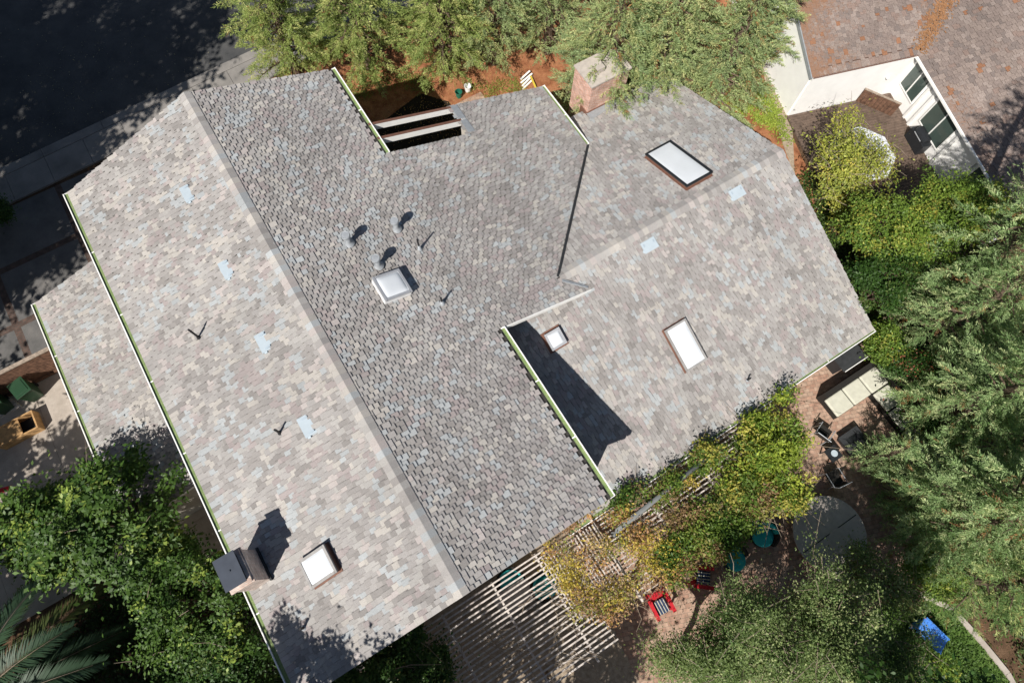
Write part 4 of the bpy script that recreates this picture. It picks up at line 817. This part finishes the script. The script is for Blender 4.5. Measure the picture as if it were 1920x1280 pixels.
AUT=[(.50,.42,.07),(.55,.42,.10),(.50,.27,.11),(.36,.22,.13),(.28,.30,.07),(.62,.48,.09),(.5,.36,.2)]
vine([vc(1060,1065,.5,1.0,.16),vc(1120,1040,.6,.5,.08),vc(1150,1120,.9,.6,.2),vc(1200,1010,.8,.5,.16),vc(1240,1060,.9,.7,.2),vc(1100,1125,.8,.35,.1),vc(1080,965,.7,.2,.08),vc(1160,965,.5,.2,.06),vc(1290,900,.3,.15,.04)],290,AUT,'autumn yellow and rust coloured vine spread over the middle of the pergola',31,.10,34,.3)
GV=[(.06,.12,.02),(.12,.19,.03),(.2,.28,.05),(.28,.26,.07),(.28,.18,.09)]
vine([vc(1300,985,1.0,.8,.22),vc(1260,1050,.8,.7,.12),vc(1370,950,.9,.8,.18),vc(1240,930,.5,.3,.05),vc(1180,930,.6,.22,.06),vc(1340,1010,.9,.7,.2),vc(1400,950,1.0,.7,.25),vc(1470,920,.7,.5,.12),vc(1260,905,.35,.2,.05),vc(1310,870,.3,.2,.04)],400,GV,'mixed green and brown vine over the right half of the pergola',32,.12,44,.3)
GY=[(.28,.36,.05),(.36,.42,.06),(.17,.26,.04),(.42,.38,.08),(.12,.19,.035)]
vine([vc(1440,830,1.25,1.1,.5),vc(1400,900,1.1,.8,.25),vc(1470,920,.7,.8,.15),vc(1470,740,.4,.2,.03),vc(1330,850,.5,.4,.08)],330,GY,'bright yellow green vine heaped over the right end of the pergola',33,.13,50,.55)
t=thing('bare_vine',(-.5,-3.2,0),'bare dry vine canes sprawling across the left half of the pergola slats','vine')
rg=np.random.default_rng(77);b=MB()
for i in range(46):
    p=np.array([rg.uniform(-2.6,1.6),rg.uniform(-4.3,-1.6),2.70]);an=rg.normal(-.9,.8);L_=rg.uniform(.5,1.9);q=p+np.array([math.cos(an)*L_,math.sin(an)*L_,rg.uniform(0,.12)])
    b.tube([p,(p*2+q)/3+rg.normal(size=3)*.07+np.array([0,0,.08]),(p+q*2)/3+rg.normal(size=3)*.08+np.array([0,0,.08]),q],[.011,.01,.008,.005],4,cap=False)
b.tube([(-.5,-4.35,0),(-.45,-4.3,1.4),(-.5,-4.0,2.7)],[.05,.04,.02],7);b.build('canes','twig',t)
# ---------------------------------------------------------------- patio furniture
def adirondack(loc,rz,label):
    t=thing('garden_chair',(0,0,0),label,'chair','red slatted garden chairs')
    b=MB()
    for i in range(5):b.box((-.25,-.28+i*.11,.34-.02*i),(.25,-.19+i*.11,.365-.02*i))
    b.build('seat','red',t)
    b=MB()
    for i in range(7):
        u=(i-3)/3;b.bar((u*.2,.24,.28),(u*.34,.62,1.0-.1*u*u),.075,.022,up=(0,-1,.4))
    b.build('backrest','red',t)
    for s in(-1,1):
        b=MB();b.obox((s*.35,-.02,.58),(.07,0,0),(0,.38,0),(0,0,.014));b.build('arm','red',t)
        b=MB();b.bar((s*.33,-.3,0),(s*.33,-.3,.565),.09,.03);b.build('leg','red',t);b=MB();b.bar((s*.29,-.3,.3),(s*.29,.5,.02),.03,.1);b.build('leg','red',t)
    b=MB();b.obox((0,-.03,.42),(.24,0,0),(0,.26,-.02),(0,0,.05));b.build('cushion','navy',t,bevel=.04)
    b=MB()
    for i in range(4):b.obox((-.17+i*.115,-.03,.475),(.015,0,0),(0,.25,-.02),(0,0,.004))
    b.build('cushion_stripes','cushion',t)
    t.location=loc;t.rotation_euler=(0,0,rz);return t
x,y=cx(1318,1082,.5);adirondack((x,y,.02),.9,'red slatted garden chair with navy cushion under the vine, the upper of two')
x,y=cx(1240,1135,.5);adirondack((x,y,.02),-.4+.3,'red slatted garden chair with pale striped cushion nearest the gravel, the lower of two')
def tubchair(loc,rz,label):
    t=thing('wicker_chair',(0,0,0),label,'chair','teal cushioned wicker chairs');b=MB();n=22;vs=[];fs=[]
    for i in range(n+1):
        a=math.radians(-30+240*i/n);hh=.5+.38*math.sin(math.radians(180*i/n));
        for r,z in((.36,.1),(.46,hh),(.41,hh+.015),(.33,.34)):vs.append((r*math.cos(a),r*math.sin(a)*1.05,z))
    for i in range(n):
        for k in range(3):fs.append([i*4+k,(i+1)*4+k,(i+1)*4+k+1,i*4+k+1])
    b.add(vs,fs);b.build('shell','wicker',t,smooth=True)
    b=MB();b.lathe([(.3,.1),(.36,.14),(.37,.28),(.33,.32)],(0,0,0),n=24);b.build('base','wicker',t)
    b=MB();b.lathe([(.30,.32),(.345,.36),(.345,.42),(.3,.46),(0,.47)],(0,-.02,0),n=24);b.build('seat_cushion','teal',t,smooth=True)
    b=MB();vs=[]
    for i in range(11):
        a=math.radians(25+130*i/10)
        for r,z in((.40,.46),(.31,.48),(.33,.86),(.385,.88)):vs.append((r*math.cos(a),r*math.sin(a),z))
    fs=[[i*4+k,(i+1)*4+k,(i+1)*4+(k+1)%4,i*4+(k+1)%4] for i in range(10) for k in range(4)];b.add(vs,fs);b.build('back_cushion','teal',t,smooth=True)
    t.location=loc;t.rotation_euler=(0,0,rz);t.scale=(1.25,1.25,1);return t
for (px0,rz,lab) in (((1378,1048),.2,'teal cushioned wicker chair right of the upper red chair'),((1432,1003),-.9,'teal cushioned wicker chair nearest the round grey table'),((1398,962),2.4,'teal cushioned wicker chair mostly hidden under the green vine')):
    x,y=cx(*px0,.5);tubchair((x,y,.02),rz,lab)
for (px0,rz,lab) in (((1022,1100),1.0,'teal cushioned wicker chair seen through the pergola slats, right one'),((958,1092),-.6,'dark teal wicker chair seen through the pergola slats, left one')):
    x,y=cx(*px0,.5);tubchair((x,y,.02),rz,lab)
c=P(965,1120,.6);t=thing('patio_table',(c[0],c[1],.012),'pale patio table seen through the pergola slats','table');b=MB();b.box((c[0]-.75,c[1]-.45,.68),(c[0]+.75,c[1]+.45,.73));b.build('tabletop','pale',t)
for sx in(-1,1):
    for sy in(-1,1):b=MB();b.box((c[0]+sx*.66-.03,c[1]+sy*.36-.03,.012),(c[0]+sx*.66+.03,c[1]+sy*.36+.03,.68));b.build('leg','frame_black',t)
# round grey table
c=P(1556,1000,.8);t=thing('round_table',(c[0],c[1],.02),'large round grey table top crossed by a straight seam, half under the redwoods','table')
b=MB();b.lathe([(1.38,.70),(1.42,.72),(1.42,.77),(1.38,.79),(0,.79)],(c[0],c[1],0),n=56);tp=b.build('tabletop','disk',t)
b=MB();b.lathe([(1.405,-.012),(1.445,-.012),(1.445,.02),(1.405,.02)],(c[0],c[1],.785),n=56);b.build('rim','pale',tp)
b=MB();b.bar((c[0]-1.36,c[1]-.0,.80),(c[0]+1.36,c[1]-.0,.80),.035,.02);b.build('seam','frame_black',tp)
b=MB();b.lathe([(.5,0),(.5,.03),(.47,.035),(0,.035)],(c[0]+.2,c[1]-.45,.791),n=32);b.build('turntable','pale',tp)
b=MB();b.lathe([(.35,.02),(.3,.1),(.16,.2),(.14,.7)],(c[0],c[1],0),n=20);b.build('pedestal','frame_black',t)
c2_=P(1578,1062,.6);t=thing('ottoman',(c2_[0],c2_[1],.02),'round grey ottoman tucked against the large round table','ottoman');b=MB();b.lathe([(.5,.05),(.55,.1),(.55,.42),(.5,.46),(0,.47)],(c2_[0],c2_[1],0),n=32);b.build('seat','disk',t);b=MB();b.lathe([(.48,.02),(.48,.05)],(c2_[0],c2_[1],0),n=24);b.build('base','frame_black',t)
# sectional sofa
s=thing('sectional_sofa',(16.9,-3.2,.02),'black wicker corner sofa with cream cushions on the brick patio','sofa')
xs0,ys1=15.12,-1.78;xe=18.0;D=.92
b=MB();b.box((xs0,ys1-D,.02),(xe,ys1,.30));b.box((xe-D,ys1-D*1.0-3.9,.02),(xe,ys1-D,.30));b.build('base','wicker',s)
b=MB();b.box((xs0-.02,ys1-.02,.02),(xe+.2,ys1+.2,.78));b.box((xe+.01,ys1-D-3.9,.02),(xe+.2,ys1-.02,.78));b.build('backrest','wicker',s)
for x0 in(xs0,xs0+.98,xs0+1.96):
    b=MB();b.box((x0+.02,ys1-D+.02,.31),(x0+.94,ys1-.05,.45));b.build('seat_cushion','cushion',s,bevel=.05)
for k in range(1,5):
    y=ys1-D*k-.03*k
    if k<4 or True:b=MB();b.box((xe-D+.02,y-D+.03,.31),(xe-.05,y-.0,.45));b.build('seat_cushion','cushion',s,bevel=.05)
c=P(1604,828,.4);t=thing('fire_table',(c[0],c[1],.02),'square dark fire table with a sunken centre in front of the sofa','table')
b=MB()
for p0,p1 in(((-.5,-.5),(.5,-.28)),((-.5,.28),(.5,.5)),((-.5,-.28),(-.28,.28)),((.28,-.28),(.5,.28))):b.box((c[0]+p0[0],c[1]+p0[1],.34),(c[0]+p1[0],c[1]+p1[1],.4))
b.build('tabletop','flash_dark',t);b=MB();b.box((c[0]-.42,c[1]-.42,.02),(c[0]+.42,c[1]+.42,.30));b.build('base','frame_black',t)
def metchair(loc,rz,label):
    t=thing('metal_chair',(0,0,0),label,'chair','black metal patio chairs');b=MB();b.obox((0,0,.42),(.27,0,0),(0,.27,0),(0,0,.03));b.build('seat','wicker',t)
    b=MB();b.tube([(-.27,.27,.4),(-.3,.38,.95),(.3,.38,.95),(.27,.27,.4)],.018,7);b.build('back_frame','flash_grey',t)
    b=MB();b.obox((0,.33,.68),(.25,0,0),(0,.05,.22),(0,.01,0));b.build('backrest','wicker',t)
    for s in(-1,1):
        b=MB();b.tube([(s*.3,-.3,.02),(s*.3,-.28,.62),(s*.3,.32,.64)],.018,7);b.build('arm','flash_grey',t);b=MB();b.tube([(s*.28,.27,.42),(s*.3,.34,.02)],.016,6);b.build('leg','flash_grey',t)
    t.location=loc;t.rotation_euler=(0,0,rz)
x,y=cx(1545,810,.5);metchair((x,y,.02),.0+1.9,'black metal framed chair between the vine and the fire table');x,y=cx(1565,895,.5);metchair((x,y,.02),3.0,'black metal framed chair with its back to the round grey table')
c=P(1563,850,.5);t=thing('side_table',(c[0],c[1],.02),'small dark side table between the two metal chairs','table');b=MB();b.box((c[0]-.28,c[1]-.28,.46),(c[0]+.28,c[1]+.28,.5));b.build('tabletop','frame_black',t)
for sx in(-1,1):
    for sy in(-1,1):b=MB();b.box((c[0]+sx*.24-.02,c[1]+sy*.24-.02,.02),(c[0]+sx*.24+.02,c[1]+sy*.24+.02,.46));b.build('leg','frame_black',t)
t=thing('bowl',(c[0],c[1],.5),'small grey blue bowl on the dark side table','bowl');b=MB();b.lathe([(.05,.0),(.12,.06),(.13,.065),(.1,.03),(0,.02)],(c[0],c[1],.5),n=20);b.build('dish','vent_shade',t);b=MB();b.lathe([(.125,.0),(.14,.0),(.14,.012),(.125,.012)],(c[0],c[1],.562),n=20);b.build('rim','vent_blue',t)
c=P(1592,667,.9);t=thing('barbecue',(c[0],c[1],.02),'dark grill cabinet with steel front edge against the gable corner of the house','barbecue')
b=MB();b.box((c[0]-.62,c[1]-.3,.02),(c[0]+.62,c[1]+.3,.86));b.build('cabinet','frame_black',t,bevel=.01);b=MB();b.box((c[0]-.66,c[1]-.42,.87),(c[0]+.66,c[1]+.33,.91));b.build('worktop','flash_dark',t)
b=MB();b.bar((c[0]-.64,c[1]-.45,.93),(c[0]+.64,c[1]-.45,.93),.03,.03);b.build('rail','trim',t)
# blue sheet, edging
c=P(1745,1190,.35);t=thing('toddler_slide',(c[0],c[1],.024),'blue plastic slide standing on the lawn','slide')
b=MB();b.obox((c[0],c[1],.45),(.3,.1,0),(-.22,.62,.25),(0,-.01,.02));b.build('chute','blue',t)
for s_ in(-1,1):b=MB();b.obox((c[0]+s_*.3,c[1]+s_*.1,.50),(.025,.01,0),(-.22,.62,.25),(0,0,.07));b.build('side_rail','blue',t)
b=MB();b.box((c[0]-.4,c[1]+.5,.024),(c[0]+.1,c[1]+.58,.66));b.build('ladder','blue',t)
b=MB();e=[P(1640,1060,.1),P(1705,1105,.1),P(1785,1140,.1),P(1835,1195,.1),P(1890,1262,.1),P(1905,1290,.1)]
for i in range(5):b.bar((e[i][0],e[i][1],.06),(e[i+1][0],e[i+1][1],.06),.2,.12)
tag(b.build('garden_edging','concrete_pale'),'pale curved concrete edging between the lawn and the redwoods','edging')
